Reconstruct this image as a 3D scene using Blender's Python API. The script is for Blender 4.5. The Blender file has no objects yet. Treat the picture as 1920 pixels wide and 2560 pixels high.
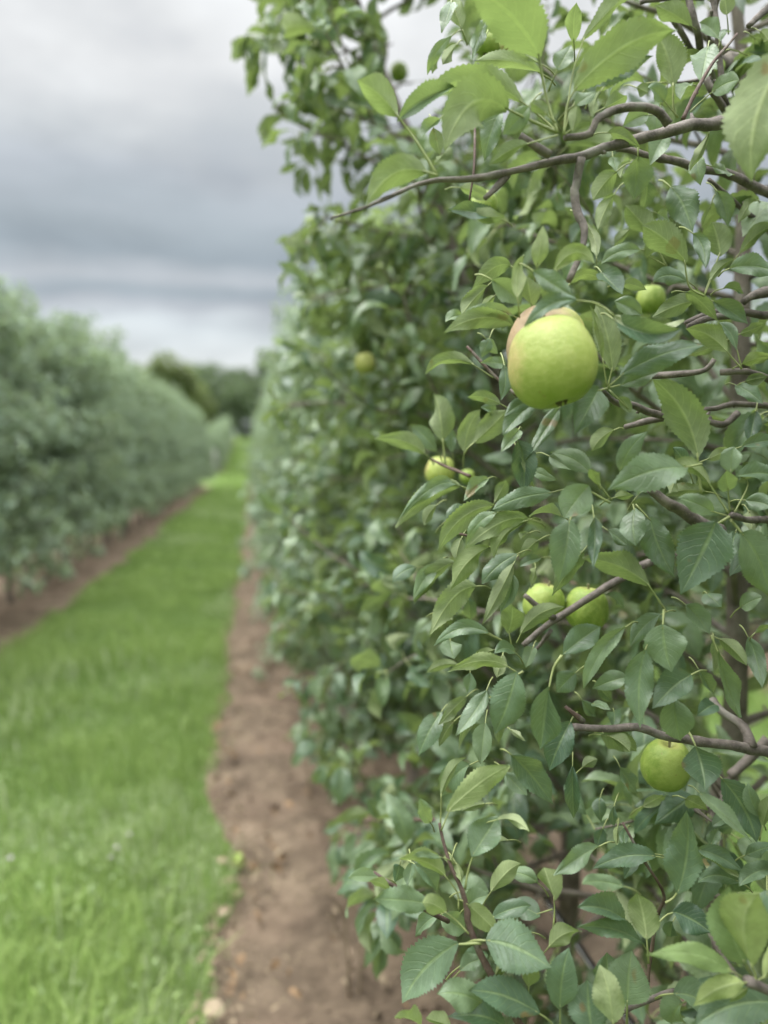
import bpy, math, random
import numpy as np
from mathutils import Vector, Matrix, noise as mnoise

SC = bpy.context.scene
COL = SC.collection
PI = math.pi
rnd = random.Random(7)
RNG = np.random.default_rng(11)

# ------------------------------------------------------------------ camera
CAM_H = 1.60
YAW, PITCH = math.radians(9.68), math.radians(4.34)
cd = bpy.data.cameras.new("camera")
cam = bpy.data.objects.new("camera", cd)
COL.objects.link(cam)
cam.location = (0, 0, CAM_H)
cam.rotation_euler = (PI / 2 - PITCH, 0, -YAW)
cd.sensor_fit = 'VERTICAL'
cd.sensor_height = 34.6
cd.sensor_width = 25.95
cd.lens = 26.0
cd.clip_start = 0.02
cd.clip_end = 2000
cd.dof.use_dof = True
cd.dof.focus_distance = 0.80
cd.dof.aperture_fstop = 2.05
SC.camera = cam

# ------------------------------------------------------------------ world, sun, exposure
SUN_EL, SUN_AZ = math.radians(58), math.radians(-75)      # azimuth from +Y towards +X


def nd(nt, typ, **kw):
    n = nt.nodes.new(typ)
    for k, v in kw.items():
        if k.startswith('i_'):
            n.inputs[int(k[2:])].default_value = v
        else:
            setattr(n, k, v)
    return n


def lk(nt, a, b):
    nt.links.new(a, b)


def s2l(r, g, b):
    def f(c):
        c /= 255.0
        return c / 12.92 if c <= 0.04045 else ((c + 0.055) / 1.055) ** 2.4
    return (f(r), f(g), f(b), 1.0)


def mathn(nt, op, a, b=None, clamp=False):
    n = nt.nodes.new('ShaderNodeMath')
    n.operation = op
    n.use_clamp = clamp
    for i, x in enumerate((a, b)):
        if x is None:
            continue
        if isinstance(x, (int, float)):
            n.inputs[i].default_value = x
        else:
            nt.links.new(x, n.inputs[i])
    return n.outputs[0]


def mixc(nt, fac, a, b, mode='MIX'):
    n = nt.nodes.new('ShaderNodeMix')
    n.data_type = 'RGBA'
    n.blend_type = mode
    for sock, x in ((n.inputs[0], fac), (n.inputs[6], a), (n.inputs[7], b)):
        if isinstance(x, (int, float)):
            sock.default_value = x
        elif isinstance(x, tuple):
            sock.default_value = x
        else:
            nt.links.new(x, sock)
    return n.outputs[2]


def ramp(nt, fac, stops):
    n = nt.nodes.new('ShaderNodeValToRGB')
    e = n.color_ramp.elements
    while len(e) > 1:
        e.remove(e[-1])
    e[0].position, e[0].color = stops[0]
    for p, c in stops[1:]:
        x = e.new(p)
        x.color = c
    nt.links.new(fac, n.inputs[0])
    return n.outputs[0]


def smooth(nt, v, a, b, lo=0.0, hi=1.0):
    n = nt.nodes.new('ShaderNodeMapRange')
    n.interpolation_type = 'SMOOTHSTEP'
    n.inputs[1].default_value, n.inputs[2].default_value = a, b
    n.inputs[3].default_value, n.inputs[4].default_value = lo, hi
    nt.links.new(v, n.inputs[0])
    return n.outputs[0]


W = bpy.data.worlds.new("World")
SC.world = W
W.use_nodes = True
nt = W.node_tree
nt.nodes.clear()
out = nd(nt, 'ShaderNodeOutputWorld')
bg = nd(nt, 'ShaderNodeBackground')
sky = nd(nt, 'ShaderNodeTexSky')
sky.sky_type = 'NISHITA'
sky.sun_disc = False
sky.sun_elevation = SUN_EL
sky.sun_rotation = SUN_AZ
tc = nd(nt, 'ShaderNodeTexCoord')
sep = nd(nt, 'ShaderNodeSeparateXYZ')
lk(nt, tc.outputs['Generated'], sep.inputs[0])
zz = sep.outputs[2]
mp = nd(nt, 'ShaderNodeMapping')
mp.inputs['Scale'].default_value = (2.2, 2.2, 7.0)
mp.inputs['Location'].default_value = (0.35, 0.2, 0.9)
lk(nt, tc.outputs['Generated'], mp.inputs[0])
n1 = nd(nt, 'ShaderNodeTexNoise')
n1.inputs['Scale'].default_value = 1.6
n1.inputs['Detail'].default_value = 4
n1.inputs['Roughness'].default_value = 0.5
lk(nt, mp.outputs[0], n1.inputs['Vector'])
warp = mathn(nt, 'MULTIPLY', mathn(nt, 'SUBTRACT', n1.outputs[0], 0.5), 0.11)
wz = mathn(nt, 'ADD', zz, warp)
CL = ramp(nt, wz, [
    (0.00, s2l(206, 217, 222)), (0.075, s2l(210, 220, 225)), (0.110, s2l(232, 237, 238)),
    (0.140, s2l(214, 222, 226)), (0.160, s2l(184, 190, 197)), (0.180, s2l(163, 174, 182)), (0.205, s2l(188, 194, 200)),
    (0.232, s2l(158, 169, 177)), (0.27, s2l(169, 179, 186)), (0.32, s2l(186, 193, 200)), (0.37, s2l(216, 221, 224)),
    (0.43, s2l(238, 240, 241)), (0.6, s2l(236, 239, 240)), (1.0, s2l(240, 242, 244))])
mp2 = nd(nt, 'ShaderNodeMapping')
mp2.inputs['Scale'].default_value = (4.0, 4.0, 9.0)
mp2.inputs['Location'].default_value = (1.7, 0.4, 0.3)
lk(nt, tc.outputs['Generated'], mp2.inputs[0])
n2 = nd(nt, 'ShaderNodeTexNoise')
n2.inputs['Scale'].default_value = 1.1
n2.inputs['Detail'].default_value = 5
lk(nt, mp2.outputs[0], n2.inputs['Vector'])
mott = smooth(nt, n2.outputs[0], 0.3, 0.7, 0.87, 1.15)
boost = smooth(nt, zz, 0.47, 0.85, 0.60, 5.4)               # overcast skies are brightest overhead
cm = nd(nt, 'ShaderNodeVectorMath', operation='SCALE')
lk(nt, CL, cm.inputs[0])
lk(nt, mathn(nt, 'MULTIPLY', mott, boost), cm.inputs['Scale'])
sk = nd(nt, 'ShaderNodeVectorMath', operation='SCALE')
lk(nt, sky.outputs[0], sk.inputs[0])
sk.inputs['Scale'].default_value = 0.1
cover = smooth(nt, n2.outputs[0], 0.15, 0.5, 0.88, 0.97)
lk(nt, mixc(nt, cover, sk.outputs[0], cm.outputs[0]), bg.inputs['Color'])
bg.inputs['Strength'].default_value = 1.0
lk(nt, bg.outputs[0], out.inputs[0])

sd = bpy.data.lights.new("sun", 'SUN')
sd.energy = 1.5
sd.angle = math.radians(22)
sd.color = (1.0, 0.96, 0.9)
sun = bpy.data.objects.new("sun", sd)
COL.objects.link(sun)
sv = Vector((math.sin(SUN_AZ) * math.cos(SUN_EL), math.cos(SUN_AZ) * math.cos(SUN_EL), math.sin(SUN_EL)))
sun.rotation_euler = sv.to_track_quat('Z', 'Y').to_euler()
sun.location = (-3, 0, 8)

SC.view_settings.view_transform = 'Standard'
SC.view_settings.look = 'None'
SC.view_settings.exposure = 0.75
SC.view_settings.gamma = 1.0
SC.render.engine = 'CYCLES'
SC.cycles.use_denoising = True
SC.cycles.max_bounces = 6
SC.cycles.diffuse_bounces = 4
SC.cycles.transparent_max_bounces = 4

# ------------------------------------------------------------------ pixel <-> world helper (photo pixels, 1920 x 2560)
FP = 1923.0
cF = np.array([math.sin(YAW) * math.cos(PITCH), math.cos(YAW) * math.cos(PITCH), -math.sin(PITCH)])
cR = np.array([math.cos(YAW), -math.sin(YAW), 0.0])
cU = np.cross(cR, cF)
cO = np.array([0, 0, CAM_H])


def at(px, py, d):
    return cO + d * (cF + cR * (px - 960) / FP + cU * (1280 - py) / FP)


def dz(d):
    """near-tree depths drawn together towards the focus plane"""
    return 0.80 + (d - 0.80) * 0.62 if d < 1.05 else d - 0.095


def project(P):
    q = np.asarray(P) - cO
    d = q @ cF
    ds = np.where(np.abs(d) < 1e-6, 1e-6, d)
    return 960 + FP * (q @ cR) / ds, 1280 - FP * (q @ cU) / ds, d


def ground_z(y):
    y = np.asarray(y, float)
    t = np.clip((y - 41) / 14, 0, 1)
    s = t * t * (3 - 2 * t)
    r1 = np.where(y > 41, 0.065 * (y - 41) * s, 0)
    r2 = np.where(y > 92, 0.065 * 51 + 0.03 * (y - 92), r1)
    r3 = np.where(y > 160, 0.065 * 51 + 0.03 * 68 + 0.0 * y, r2)
    return r3


# ------------------------------------------------------------------ objects helpers
def tag(o, label=None, cat=None, group=None, kind=None):
    for k, v in (('label', label), ('category', cat), ('group', group), ('kind', kind)):
        if v:
            o[k] = v
    return o


def empty(name, loc=(0, 0, 0), rz=0.0):
    o = bpy.data.objects.new(name, None)
    COL.objects.link(o)
    o.location = loc
    o.rotation_euler = (0, 0, rz)
    o.empty_display_size = 0.1
    return o


def link_mesh(name, me, parent=None):
    o = bpy.data.objects.new(name, me)
    COL.objects.link(o)
    if parent is not None:
        o.parent = parent
    return o


def np_mesh(name, V, Q, mat, uv=None, var=None, smooth_=True):
    V = np.asarray(V, np.float32)
    Q = np.asarray(Q, np.int32)
    me = bpy.data.meshes.new(name)
    nf, k = Q.shape
    me.vertices.add(len(V))
    me.vertices.foreach_set('co', V.ravel())
    me.loops.add(nf * k)
    me.loops.foreach_set('vertex_index', Q.ravel())
    me.polygons.add(nf)
    me.polygons.foreach_set('loop_start', np.arange(0, nf * k, k, dtype=np.int32))
    if uv is not None:
        l = me.uv_layers.new(name='uv')
        l.data.foreach_set('uv', np.asarray(uv, np.float32)[Q.ravel()].ravel())
    if var is not None:
        a = me.attributes.new('leafvar', 'FLOAT_VECTOR', 'POINT')
        a.data.foreach_set('vector', np.asarray(var, np.float32).ravel())
    me.update(calc_edges=True)
    me.validate()
    if smooth_:
        me.polygons.foreach_set('use_smooth', np.ones(len(me.polygons), dtype=bool))
    if mat:
        me.materials.append(mat)
    return me


class Tubes:
    def __init__(self):
        self.V, self.Q, self.n = [], [], 0

    def add(self, pts, rad, sides=6, bump=0.0, cap=True):
        P = np.asarray(pts, float)
        R = np.asarray(rad, float)
        if cap:
            P = np.vstack([P[0] - (P[1] - P[0]) * 0.01, P, P[-1] + (P[-1] - P[-2]) * 0.02])
            R = np.concatenate([[R[0] * 0.02], R, [R[-1] * 0.02]])
        n = len(P)
        T = np.gradient(P, axis=0)
        T /= np.linalg.norm(T, axis=1)[:, None] + 1e-12
        u = np.cross(T[0], [0.3, 0.2, 0.9])
        if np.linalg.norm(u) < 1e-3:
            u = np.cross(T[0], [1, 0, 0])
        u /= np.linalg.norm(u)
        ang = np.arange(sides) * 2 * PI / sides
        rings = []
        for i in range(n):
            u = u - T[i] * (u @ T[i])
            u /= np.linalg.norm(u) + 1e-12
            v = np.cross(T[i], u)
            r = R[i] * (1 + (bump * RNG.standard_normal(sides) if bump else 0))
            rings.append(P[i] + (np.cos(ang) * r)[:, None] * u + (np.sin(ang) * r)[:, None] * v)
        V = np.vstack(rings)
        i = np.arange(n - 1)[:, None]
        j = np.arange(sides)[None, :]
        j2 = (j + 1) % sides
        Q = np.stack([i * sides + j, i * sides + j2, (i + 1) * sides + j2, (i + 1) * sides + j], -1).reshape(-1, 4)
        self.V.append(V)
        self.Q.append(Q + self.n)
        self.n += len(V)

    def mesh(self, name, mat):
        return np_mesh(name, np.vstack(self.V), np.vstack(self.Q), mat)


def spline(pts, step):
    P = np.asarray(pts, float)
    if len(P) < 3:
        P = np.vstack([P[0], (P[0] + P[1]) / 2, P[1]])
    Pe = np.vstack([2 * P[0] - P[1], P, 2 * P[-1] - P[-2]])
    res = []
    for i in range(1, len(Pe) - 2):
        p0, p1, p2, p3 = Pe[i - 1], Pe[i], Pe[i + 1], Pe[i + 2]
        m = max(2, int(np.linalg.norm((p2 - p1)[:3]) / step))
        t = np.linspace(0, 1, m, endpoint=False)[:, None]
        res.append(0.5 * (2 * p1 + (p2 - p0) * t + (2 * p0 - 5 * p1 + 4 * p2 - p3) * t ** 2 + (3 * p1 - p0 - 3 * p2 + p3) * t ** 3))
    res.append(Pe[-2][None, :])
    return np.vstack(res)


# ------------------------------------------------------------------ materials
def new_mat(name):
    m = bpy.data.materials.new(name)
    m.use_nodes = True
    m.node_tree.nodes.clear()
    o = m.node_tree.nodes.new('ShaderNodeOutputMaterial')
    return m, m.node_tree, o


def leaf_material(name, detail=True, top=((0.052, 0.098, 0.062, 1), (0.190, 0.255, 0.150, 1)),
                  back=((0.148, 0.188, 0.098, 1), (0.225, 0.265, 0.148, 1)), trans=(0.28, 0.38, 0.11, 1), tw=0.30, rough=0.38):
    m, nt, o = new_mat(name)
    att = nd(nt, 'ShaderNodeAttribute', attribute_name='leafvar')
    sp = nd(nt, 'ShaderNodeSeparateXYZ')
    lk(nt, att.outputs['Vector'], sp.inputs[0])
    tint, young, pale = sp.outputs[0], sp.outputs[1], sp.outputs[2]
    geo = nd(nt, 'ShaderNodeNewGeometry')
    ctop = mixc(nt, tint, top[0], top[1])
    cback = mixc(nt, tint, back[0], back[1])
    ctop = mixc(nt, young, ctop, (0.15, 0.215, 0.075, 1))
    cback = mixc(nt, young, cback, (0.235, 0.29, 0.105, 1))
    cback = mixc(nt, pale, cback, (0.36, 0.40, 0.25, 1))
    ctop = mixc(nt, pale, ctop, (0.16, 0.22, 0.12, 1))
    p = nd(nt, 'ShaderNodeBsdfPrincipled')
    if detail:
        uvn = nd(nt, 'ShaderNodeUVMap')
        s2 = nd(nt, 'ShaderNodeSeparateXYZ')
        lk(nt, uvn.outputs[0], s2.inputs[0])
        u, v = s2.outputs[0], s2.outputs[1]
        s = mathn(nt, 'MULTIPLY', mathn(nt, 'ABSOLUTE', mathn(nt, 'SUBTRACT', u, 0.5)), 2.0)
        nz = nd(nt, 'ShaderNodeTexNoise')
        nz.inputs['Scale'].default_value = 70
        nz.inputs['Detail'].default_value = 3
        tco = nd(nt, 'ShaderNodeTexCoord')
        lk(nt, tco.outputs['Object'], nz.inputs['Vector'])
        mid = smooth(nt, s, 0.03, 0.11, 1, 0)
        ph = mathn(nt, 'MULTIPLY', mathn(nt, 'SUBTRACT', mathn(nt, 'ADD', v, mathn(nt, 'MULTIPLY', nz.outputs[0], 0.10)),
                                         mathn(nt, 'MULTIPLY', mathn(nt, 'POWER', s, 1.25), 0.27)), 8.5)
        fr = mathn(nt, 'ABSOLUTE', mathn(nt, 'SUBTRACT', mathn(nt, 'FRACT', ph), 0.5))
        side = mathn(nt, 'MULTIPLY', smooth(nt, fr, 0.40, 0.5, 0, 1), smooth(nt, s, 0.55, 1.0, 1, 0.1))
        vein = mathn(nt, 'MAXIMUM', mid, mathn(nt, 'MULTIPLY', side, 0.55))
        vt = mixc(nt, mathn(nt, 'MULTIPLY', vein, 0.60), ctop, (0.20, 0.27, 0.12, 1))
        vb = mixc(nt, mathn(nt, 'MULTIPLY', vein, 0.80), cback, (0.33, 0.38, 0.19, 1))
        mot = smooth(nt, nz.outputs[0], 0.3, 0.7, 0.84, 1.16)
        vm = nd(nt, 'ShaderNodeVectorMath', operation='SCALE')
        # tiny blemishes
        n3 = nd(nt, 'ShaderNodeTexNoise')
        n3.inputs['Scale'].default_value = 28
        n3.inputs['Detail'].default_value = 2
        lk(nt, tco.outputs['Object'], n3.inputs['Vector'])
        spot = smooth(nt, n3.outputs[0], 0.69, 0.74, 0, 0.75)
        col = mixc(nt, geo.outputs['Backfacing'], vt, vb)
        col = mixc(nt, spot, col, (0.16, 0.10, 0.04, 1))
        lk(nt, col, vm.inputs[0])
        lk(nt, mot, vm.inputs['Scale'])
        col = vm.outputs[0]
        cells = nd(nt, 'ShaderNodeTexVoronoi')
        cells.inputs['Scale'].default_value = 420
        lk(nt, tco.outputs['Object'], cells.inputs['Vector'])
        hgt = mathn(nt, 'ADD', mathn(nt, 'MULTIPLY', vein, -1.0), mathn(nt, 'MULTIPLY', cells.outputs[0], 0.22))
        hgt = mathn(nt, 'ADD', hgt, mathn(nt, 'MULTIPLY', nz.outputs[0], 0.8))
        b = nd(nt, 'ShaderNodeBump')
        b.inputs['Strength'].default_value = 0.55
        b.inputs['Distance'].default_value = 0.0011
        lk(nt, hgt, b.inputs['Height'])
        lk(nt, b.outputs[0], p.inputs['Normal'])
    else:
        col = mixc(nt, geo.outputs['Backfacing'], ctop, cback)
    lk(nt, col, p.inputs['Base Color'])
    lk(nt, smooth(nt, geo.outputs['Backfacing'], 0, 1, rough, 0.75), p.inputs['Roughness'])
    lk(nt, smooth(nt, geo.outputs['Backfacing'], 0, 1, 0.48, 0.2), p.inputs['Specular IOR Level'])
    tr = nd(nt, 'ShaderNodeBsdfTranslucent')
    tcol = mixc(nt, young, trans, (0.38, 0.50, 0.12, 1))
    lk(nt, mixc(nt, tint, mixc(nt, 0.4, tcol, (0.12, 0.18, 0.045, 1)), tcol), tr.inputs[0])
    mx = nd(nt, 'ShaderNodeMixShader')
    mx.inputs[0].default_value = tw
    lk(nt, p.outputs[0], mx.inputs[1])
    lk(nt, tr.outputs[0], mx.inputs[2])
    lk(nt, mx.outputs[0], o.inputs[0])
    return m


M_LEAF = leaf_material('apple_leaf_surface', True)
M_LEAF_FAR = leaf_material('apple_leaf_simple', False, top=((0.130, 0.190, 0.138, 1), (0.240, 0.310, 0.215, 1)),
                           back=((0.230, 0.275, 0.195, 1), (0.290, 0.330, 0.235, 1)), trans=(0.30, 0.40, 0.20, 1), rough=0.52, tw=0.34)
M_WOOD_LEAF = leaf_material('broadleaf_surface', False, top=((0.050, 0.080, 0.038, 1), (0.100, 0.145, 0.062, 1)),
                            back=((0.06, 0.095, 0.04, 1), (0.10, 0.145, 0.06, 1)), trans=(0.12, 0.19, 0.05, 1), tw=0.2, rough=0.6)
M_PALE_LEAF = leaf_material('pale_broadleaf_surface', False, top=((0.085, 0.115, 0.04, 1), (0.14, 0.165, 0.055, 1)),
                            back=((0.12, 0.15, 0.06, 1), (0.16, 0.19, 0.08, 1)), trans=(0.2, 0.28, 0.06, 1), tw=0.25, rough=0.6)


def bark_material(name, c0, c1, scale=60, bumpd=0.002):
    m, nt, o = new_mat(name)
    p = nd(nt, 'ShaderNodeBsdfPrincipled')
    tco = nd(nt, 'ShaderNodeTexCoord')
    a = nd(nt, 'ShaderNodeTexNoise')
    a.inputs['Scale'].default_value = scale
    a.inputs['Detail'].default_value = 6
    a.inputs['Roughness'].default_value = 0.65
    lk(nt, tco.outputs['Object'], a.inputs['Vector'])
    v = nd(nt, 'ShaderNodeTexVoronoi')
    v.inputs['Scale'].default_value = scale * 5
    lk(nt, tco.outputs['Object'], v.inputs['Vector'])
    col = ramp(nt, a.outputs[0], [(0.3, c0), (0.7, c1)])
    lich = nd(nt, 'ShaderNodeTexNoise')
    lich.inputs['Scale'].default_value = scale * 0.45
    lich.inputs['Detail'].default_value = 5
    lk(nt, tco.outputs['Object'], lich.inputs['Vector'])
    col = mixc(nt, smooth(nt, lich.outputs[0], 0.55, 0.68, 0, 0.5), col, (0.25, 0.24, 0.21, 1))
    lent = smooth(nt, v.outputs['Distance'], 0.1, 0.25, 0.45, 0)
    col = mixc(nt, lent, col, (0.30, 0.25, 0.20, 1))
    lk(nt, col, p.inputs['Base Color'])
    p.inputs['Roughness'].default_value = 0.75
    p.inputs['Specular IOR Level'].default_value = 0.3
    b = nd(nt, 'ShaderNodeBump')
    b.inputs['Strength'].default_value = 1.0
    b.inputs['Distance'].default_value = bumpd * 1.6
    lk(nt, a.outputs[0], b.inputs['Height'])
    lk(nt, b.outputs[0], p.inputs['Normal'])
    lk(nt, p.outputs[0], o.inputs[0])
    return m


M_BARK = bark_material('apple_bark', (0.058, 0.048, 0.042, 1), (0.190, 0.162, 0.142, 1))
M_TWIG = bark_material('young_bark', (0.055, 0.034, 0.028, 1), (0.13, 0.088, 0.072, 1), 90, 0.001)
M_TRUNK = bark_material('trunk_bark', (0.085, 0.070, 0.058, 1), (0.21, 0.18, 0.15, 1), 35, 0.004)


def plain(name, col, rough=0.7, noise_amt=0.25, scale=40, spec=0.4, bump=0.0):
    m, nt, o = new_mat(name)
    p = nd(nt, 'ShaderNodeBsdfPrincipled')
    tco = nd(nt, 'ShaderNodeTexCoord')
    a = nd(nt, 'ShaderNodeTexNoise')
    a.inputs['Scale'].default_value = scale
    a.inputs['Detail'].default_value = 4
    lk(nt, tco.outputs['Object'], a.inputs['Vector'])
    f = smooth(nt, a.outputs[0], 0.25, 0.75, 1 - noise_amt, 1 + noise_amt)
    vm = nd(nt, 'ShaderNodeVectorMath', operation='SCALE')
    vm.inputs[0].default_value = col[:3]
    lk(nt, f, vm.inputs['Scale'])
    lk(nt, vm.outputs[0], p.inputs['Base Color'])
    p.inputs['Roughness'].default_value = rough
    p.inputs['Specular IOR Level'].default_value = spec
    if bump:
        b = nd(nt, 'ShaderNodeBump')
        b.inputs['Strength'].default_value = 0.6
        b.inputs['Distance'].default_value = bump
        lk(nt, a.outputs[0], b.inputs['Height'])
        lk(nt, b.outputs[0], p.inputs['Normal'])
    lk(nt, p.outputs[0], o.inputs[0])
    return m


M_PETIOLE = plain('petiole_green', (0.22, 0.25, 0.10), 0.55, 0.2, 60)
M_STEM = plain('apple_stem_wood', (0.16, 0.15, 0.07), 0.6, 0.3, 200)
M_CALYX = plain('dry_calyx', (0.07, 0.055, 0.035), 0.8, 0.3, 300)
M_HOSE = plain('black_hose', (0.012, 0.012, 0.013), 0.45, 0.15, 60)
M_STRIPE = plain('hose_stripe', (0.6, 0.6, 0.6), 0.5, 0.05, 60)
M_STRAW = plain('dry_straw', (0.20, 0.155, 0.10), 0.9, 0.4, 30)
M_POST = plain('weathered_post', (0.25, 0.245, 0.225), 0.8, 0.2, 12)
M_SHEDW = plain('grey_boards', (0.075, 0.082, 0.080), 0.8, 0.2, 3)
M_SHEDR = plain('grey_roofing', (0.05, 0.056, 0.052), 0.95, 0.15, 2, 0.1)
M_FLOWER = plain('clover_white', (0.40, 0.36, 0.37), 0.8, 0.2, 200)


def apple_material(name, base, base2, blush, bdir, bmin, bmax):
    m, nt, o = new_mat(name)
    p = nd(nt, 'ShaderNodeBsdfPrincipled')
    tco = nd(nt, 'ShaderNodeTexCoord')
    a = nd(nt, 'ShaderNodeTexNoise')
    a.inputs['Scale'].default_value = 2.6
    a.inputs['Detail'].default_value = 8
    a.inputs['Roughness'].default_value = 0.68
    lk(nt, tco.outputs['Object'], a.inputs['Vector'])
    col = ramp(nt, a.outputs[0], [(0.36, base), (0.64, base2)])
    dp = nd(nt, 'ShaderNodeVectorMath', operation='DOT_PRODUCT')
    dv = Vector(bdir).normalized()
    nv = nd(nt, 'ShaderNodeVectorMath', operation='NORMALIZE')
    lk(nt, tco.outputs['Object'], nv.inputs[0])
    dp.inputs[1].default_value = dv
    lk(nt, nv.outputs[0], dp.inputs[0])
    w = mathn(nt, 'ADD', dp.outputs['Value'], mathn(nt, 'MULTIPLY', mathn(nt, 'SUBTRACT', a.outputs[0], 0.5), 0.5))
    col = mixc(nt, smooth(nt, w, bmin, bmax, 0, 0.85), col, blush)
    v = nd(nt, 'ShaderNodeTexVoronoi')
    v.inputs['Scale'].default_value = 17
    lk(nt, tco.outputs['Object'], v.inputs['Vector'])
    col = mixc(nt, smooth(nt, v.outputs['Distance'], 0.07, 0.15, 0.42, 0), col, (0.47, 0.48, 0.24, 1))
    # russet scars
    n3 = nd(nt, 'ShaderNodeTexNoise')
    n3.inputs['Scale'].default_value = 4.5
    n3.inputs['Detail'].default_value = 2
    lk(nt, tco.outputs['Object'], n3.inputs['Vector'])
    col = mixc(nt, smooth(nt, n3.outputs[0], 0.70, 0.73, 0, 0.6), col, (0.22, 0.14, 0.06, 1))
    sp = nd(nt, 'ShaderNodeSeparateXYZ')
    lk(nt, nv.outputs[0], sp.inputs[0])
    col = mixc(nt, smooth(nt, sp.outputs[2], 0.80, 0.98, 0, 0.55), col, (0.30, 0.27, 0.10, 1))
    lk(nt, col, p.inputs['Base Color'])
    p.inputs['Roughness'].default_value = 0.48
    p.inputs['Specular IOR Level'].default_value = 0.38
    p.inputs['Subsurface Weight'].default_value = 0.12
    p.inputs['Subsurface Radius'].default_value = (0.006, 0.006, 0.002)
    b = nd(nt, 'ShaderNodeBump')
    b.inputs['Strength'].default_value = 0.25
    b.inputs['Distance'].default_value = 0.012
    lk(nt, a.outputs[0], b.inputs['Height'])
    lk(nt, b.outputs[0], p.inputs['Normal'])
    lk(nt, p.outputs[0], o.inputs[0])
    return m


G1, G2 = (0.235, 0.292, 0.055, 1), (0.312, 0.350, 0.096, 1)
M_APPLE = apple_material('green_apple_skin', G1, G2, (0.50, 0.36, 0.17, 1), (-1, 0.55, 0.2), 0.72, 1.15)
M_APPLE_G = apple_material('plain_green_apple_skin', (0.155, 0.235, 0.032, 1), (0.255, 0.325, 0.070, 1), (0.29, 0.36, 0.085, 1), (-1, -0.3, 0.3), 0.5, 1.0)
M_APPLE_P = apple_material('blushed_apple_skin', (0.26, 0.30, 0.07, 1), (0.38, 0.36, 0.12, 1), (0.40, 0.265, 0.185, 1), (-1, -0.2, 0.25), -0.2, 0.75)


def ground_material():
    m, nt, o = new_mat('grass_turf')
    p = nd(nt, 'ShaderNodeBsdfPrincipled')
    tco = nd(nt, 'ShaderNodeTexCoord')
    a = nd(nt, 'ShaderNodeTexNoise')
    a.inputs['Scale'].default_value = 2.2
    a.inputs['Detail'].default_value = 8
    a.inputs['Roughness'].default_value = 0.7
    lk(nt, tco.outputs['Object'], a.inputs['Vector'])
    c = nd(nt, 'ShaderNodeTexNoise')
    c.inputs['Scale'].default_value = 45
    c.inputs['Detail'].default_value = 5
    lk(nt, tco.outputs['Object'], c.inputs['Vector'])
    col = ramp(nt, a.outputs[0], [(0.3, (0.066, 0.106, 0.028, 1)), (0.55, (0.092, 0.140, 0.038, 1)), (0.75, (0.122, 0.172, 0.050, 1))])
    col = mixc(nt, smooth(nt, c.outputs[0], 0.45, 0.75, 0, 0.6), col, (0.075, 0.10, 0.03, 1))
    lk(nt, col, p.inputs['Base Color'])
    p.inputs['Roughness'].default_value = 0.9
    p.inputs['Specular IOR Level'].default_value = 0.1
    b = nd(nt, 'ShaderNodeBump')
    b.inputs['Strength'].default_value = 0.8
    b.inputs['Distance'].default_value = 0.02
    lk(nt, c.outputs[0], b.inputs['Height'])
    lk(nt, b.outputs[0], p.inputs['Normal'])
    lk(nt, p.outputs[0], o.inputs[0])
    return m


def soil_material():
    m, nt, o = new_mat('bare_soil')
    p = nd(nt, 'ShaderNodeBsdfPrincipled')
    tco = nd(nt, 'ShaderNodeTexCoord')
    a = nd(nt, 'ShaderNodeTexNoise')
    a.inputs['Scale'].default_value = 5
    a.inputs['Detail'].default_value = 9
    a.inputs['Roughness'].default_value = 0.72
    lk(nt, tco.outputs['Object'], a.inputs['Vector'])
    c = nd(nt, 'ShaderNodeTexNoise')
    c.inputs['Scale'].default_value = 1.9
    c.inputs['Detail'].default_value = 3
    lk(nt, tco.outputs['Object'], c.inputs['Vector'])
    col = ramp(nt, a.outputs[0], [(0.32, (0.050, 0.038, 0.027, 1)), (0.5, (0.122, 0.092, 0.065, 1)), (0.68, (0.222, 0.170, 0.120, 1))])
    col = mixc(nt, smooth(nt, c.outputs[0], 0.45, 0.7, 0, 0.4), col, (0.165, 0.115, 0.084, 1))
    v = nd(nt, 'ShaderNodeTexVoronoi')
    v.inputs['Scale'].default_value = 38
    lk(nt, tco.outputs['Object'], v.inputs['Vector'])
    col = mixc(nt, smooth(nt, v.outputs['Distance'], 0.10, 0.22, 0.55, 0), col, (0.21, 0.16, 0.11, 1))
    lk(nt, col, p.inputs['Base Color'])
    p.inputs['Roughness'].default_value = 0.95
    p.inputs['Specular IOR Level'].default_value = 0.1
    b = nd(nt, 'ShaderNodeBump')
    b.inputs['Strength'].default_value = 0.9
    b.inputs['Distance'].default_value = 0.03
    lk(nt, a.outputs[0], b.inputs['Height'])
    lk(nt, b.outputs[0], p.inputs['Normal'])
    lk(nt, p.outputs[0], o.inputs[0])
    return m


M_GROUND = ground_material()
M_SOIL = soil_material()
M_GRASS = leaf_material('grass_blade', False, top=((0.090, 0.150, 0.036, 1), (0.230, 0.310, 0.095, 1)),
                        back=((0.090, 0.150, 0.036, 1), (0.230, 0.310, 0.095, 1)), trans=(0.26, 0.42, 0.10, 1), tw=0.3, rough=0.5)

# ------------------------------------------------------------------ ground
ROW_R, ROW_L, ROW_R2 = 0.76, -2.50, 4.15


def grid_mesh(name, xs, ys, zf, mat):
    X, Y = np.meshgrid(xs, ys, indexing='ij')
    Z = zf(X, Y)
    V = np.stack([X, Y, Z], -1).reshape(-1, 3)
    i = np.arange(len(xs) - 1)[:, None]
    j = np.arange(len(ys) - 1)[None, :]
    n = len(ys)
    Q = np.stack([i * n + j, (i + 1) * n + j, (i + 1) * n + j + 1, i * n + j + 1], -1).reshape(-1, 4)
    return np_mesh(name, V, Q, mat)


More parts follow.
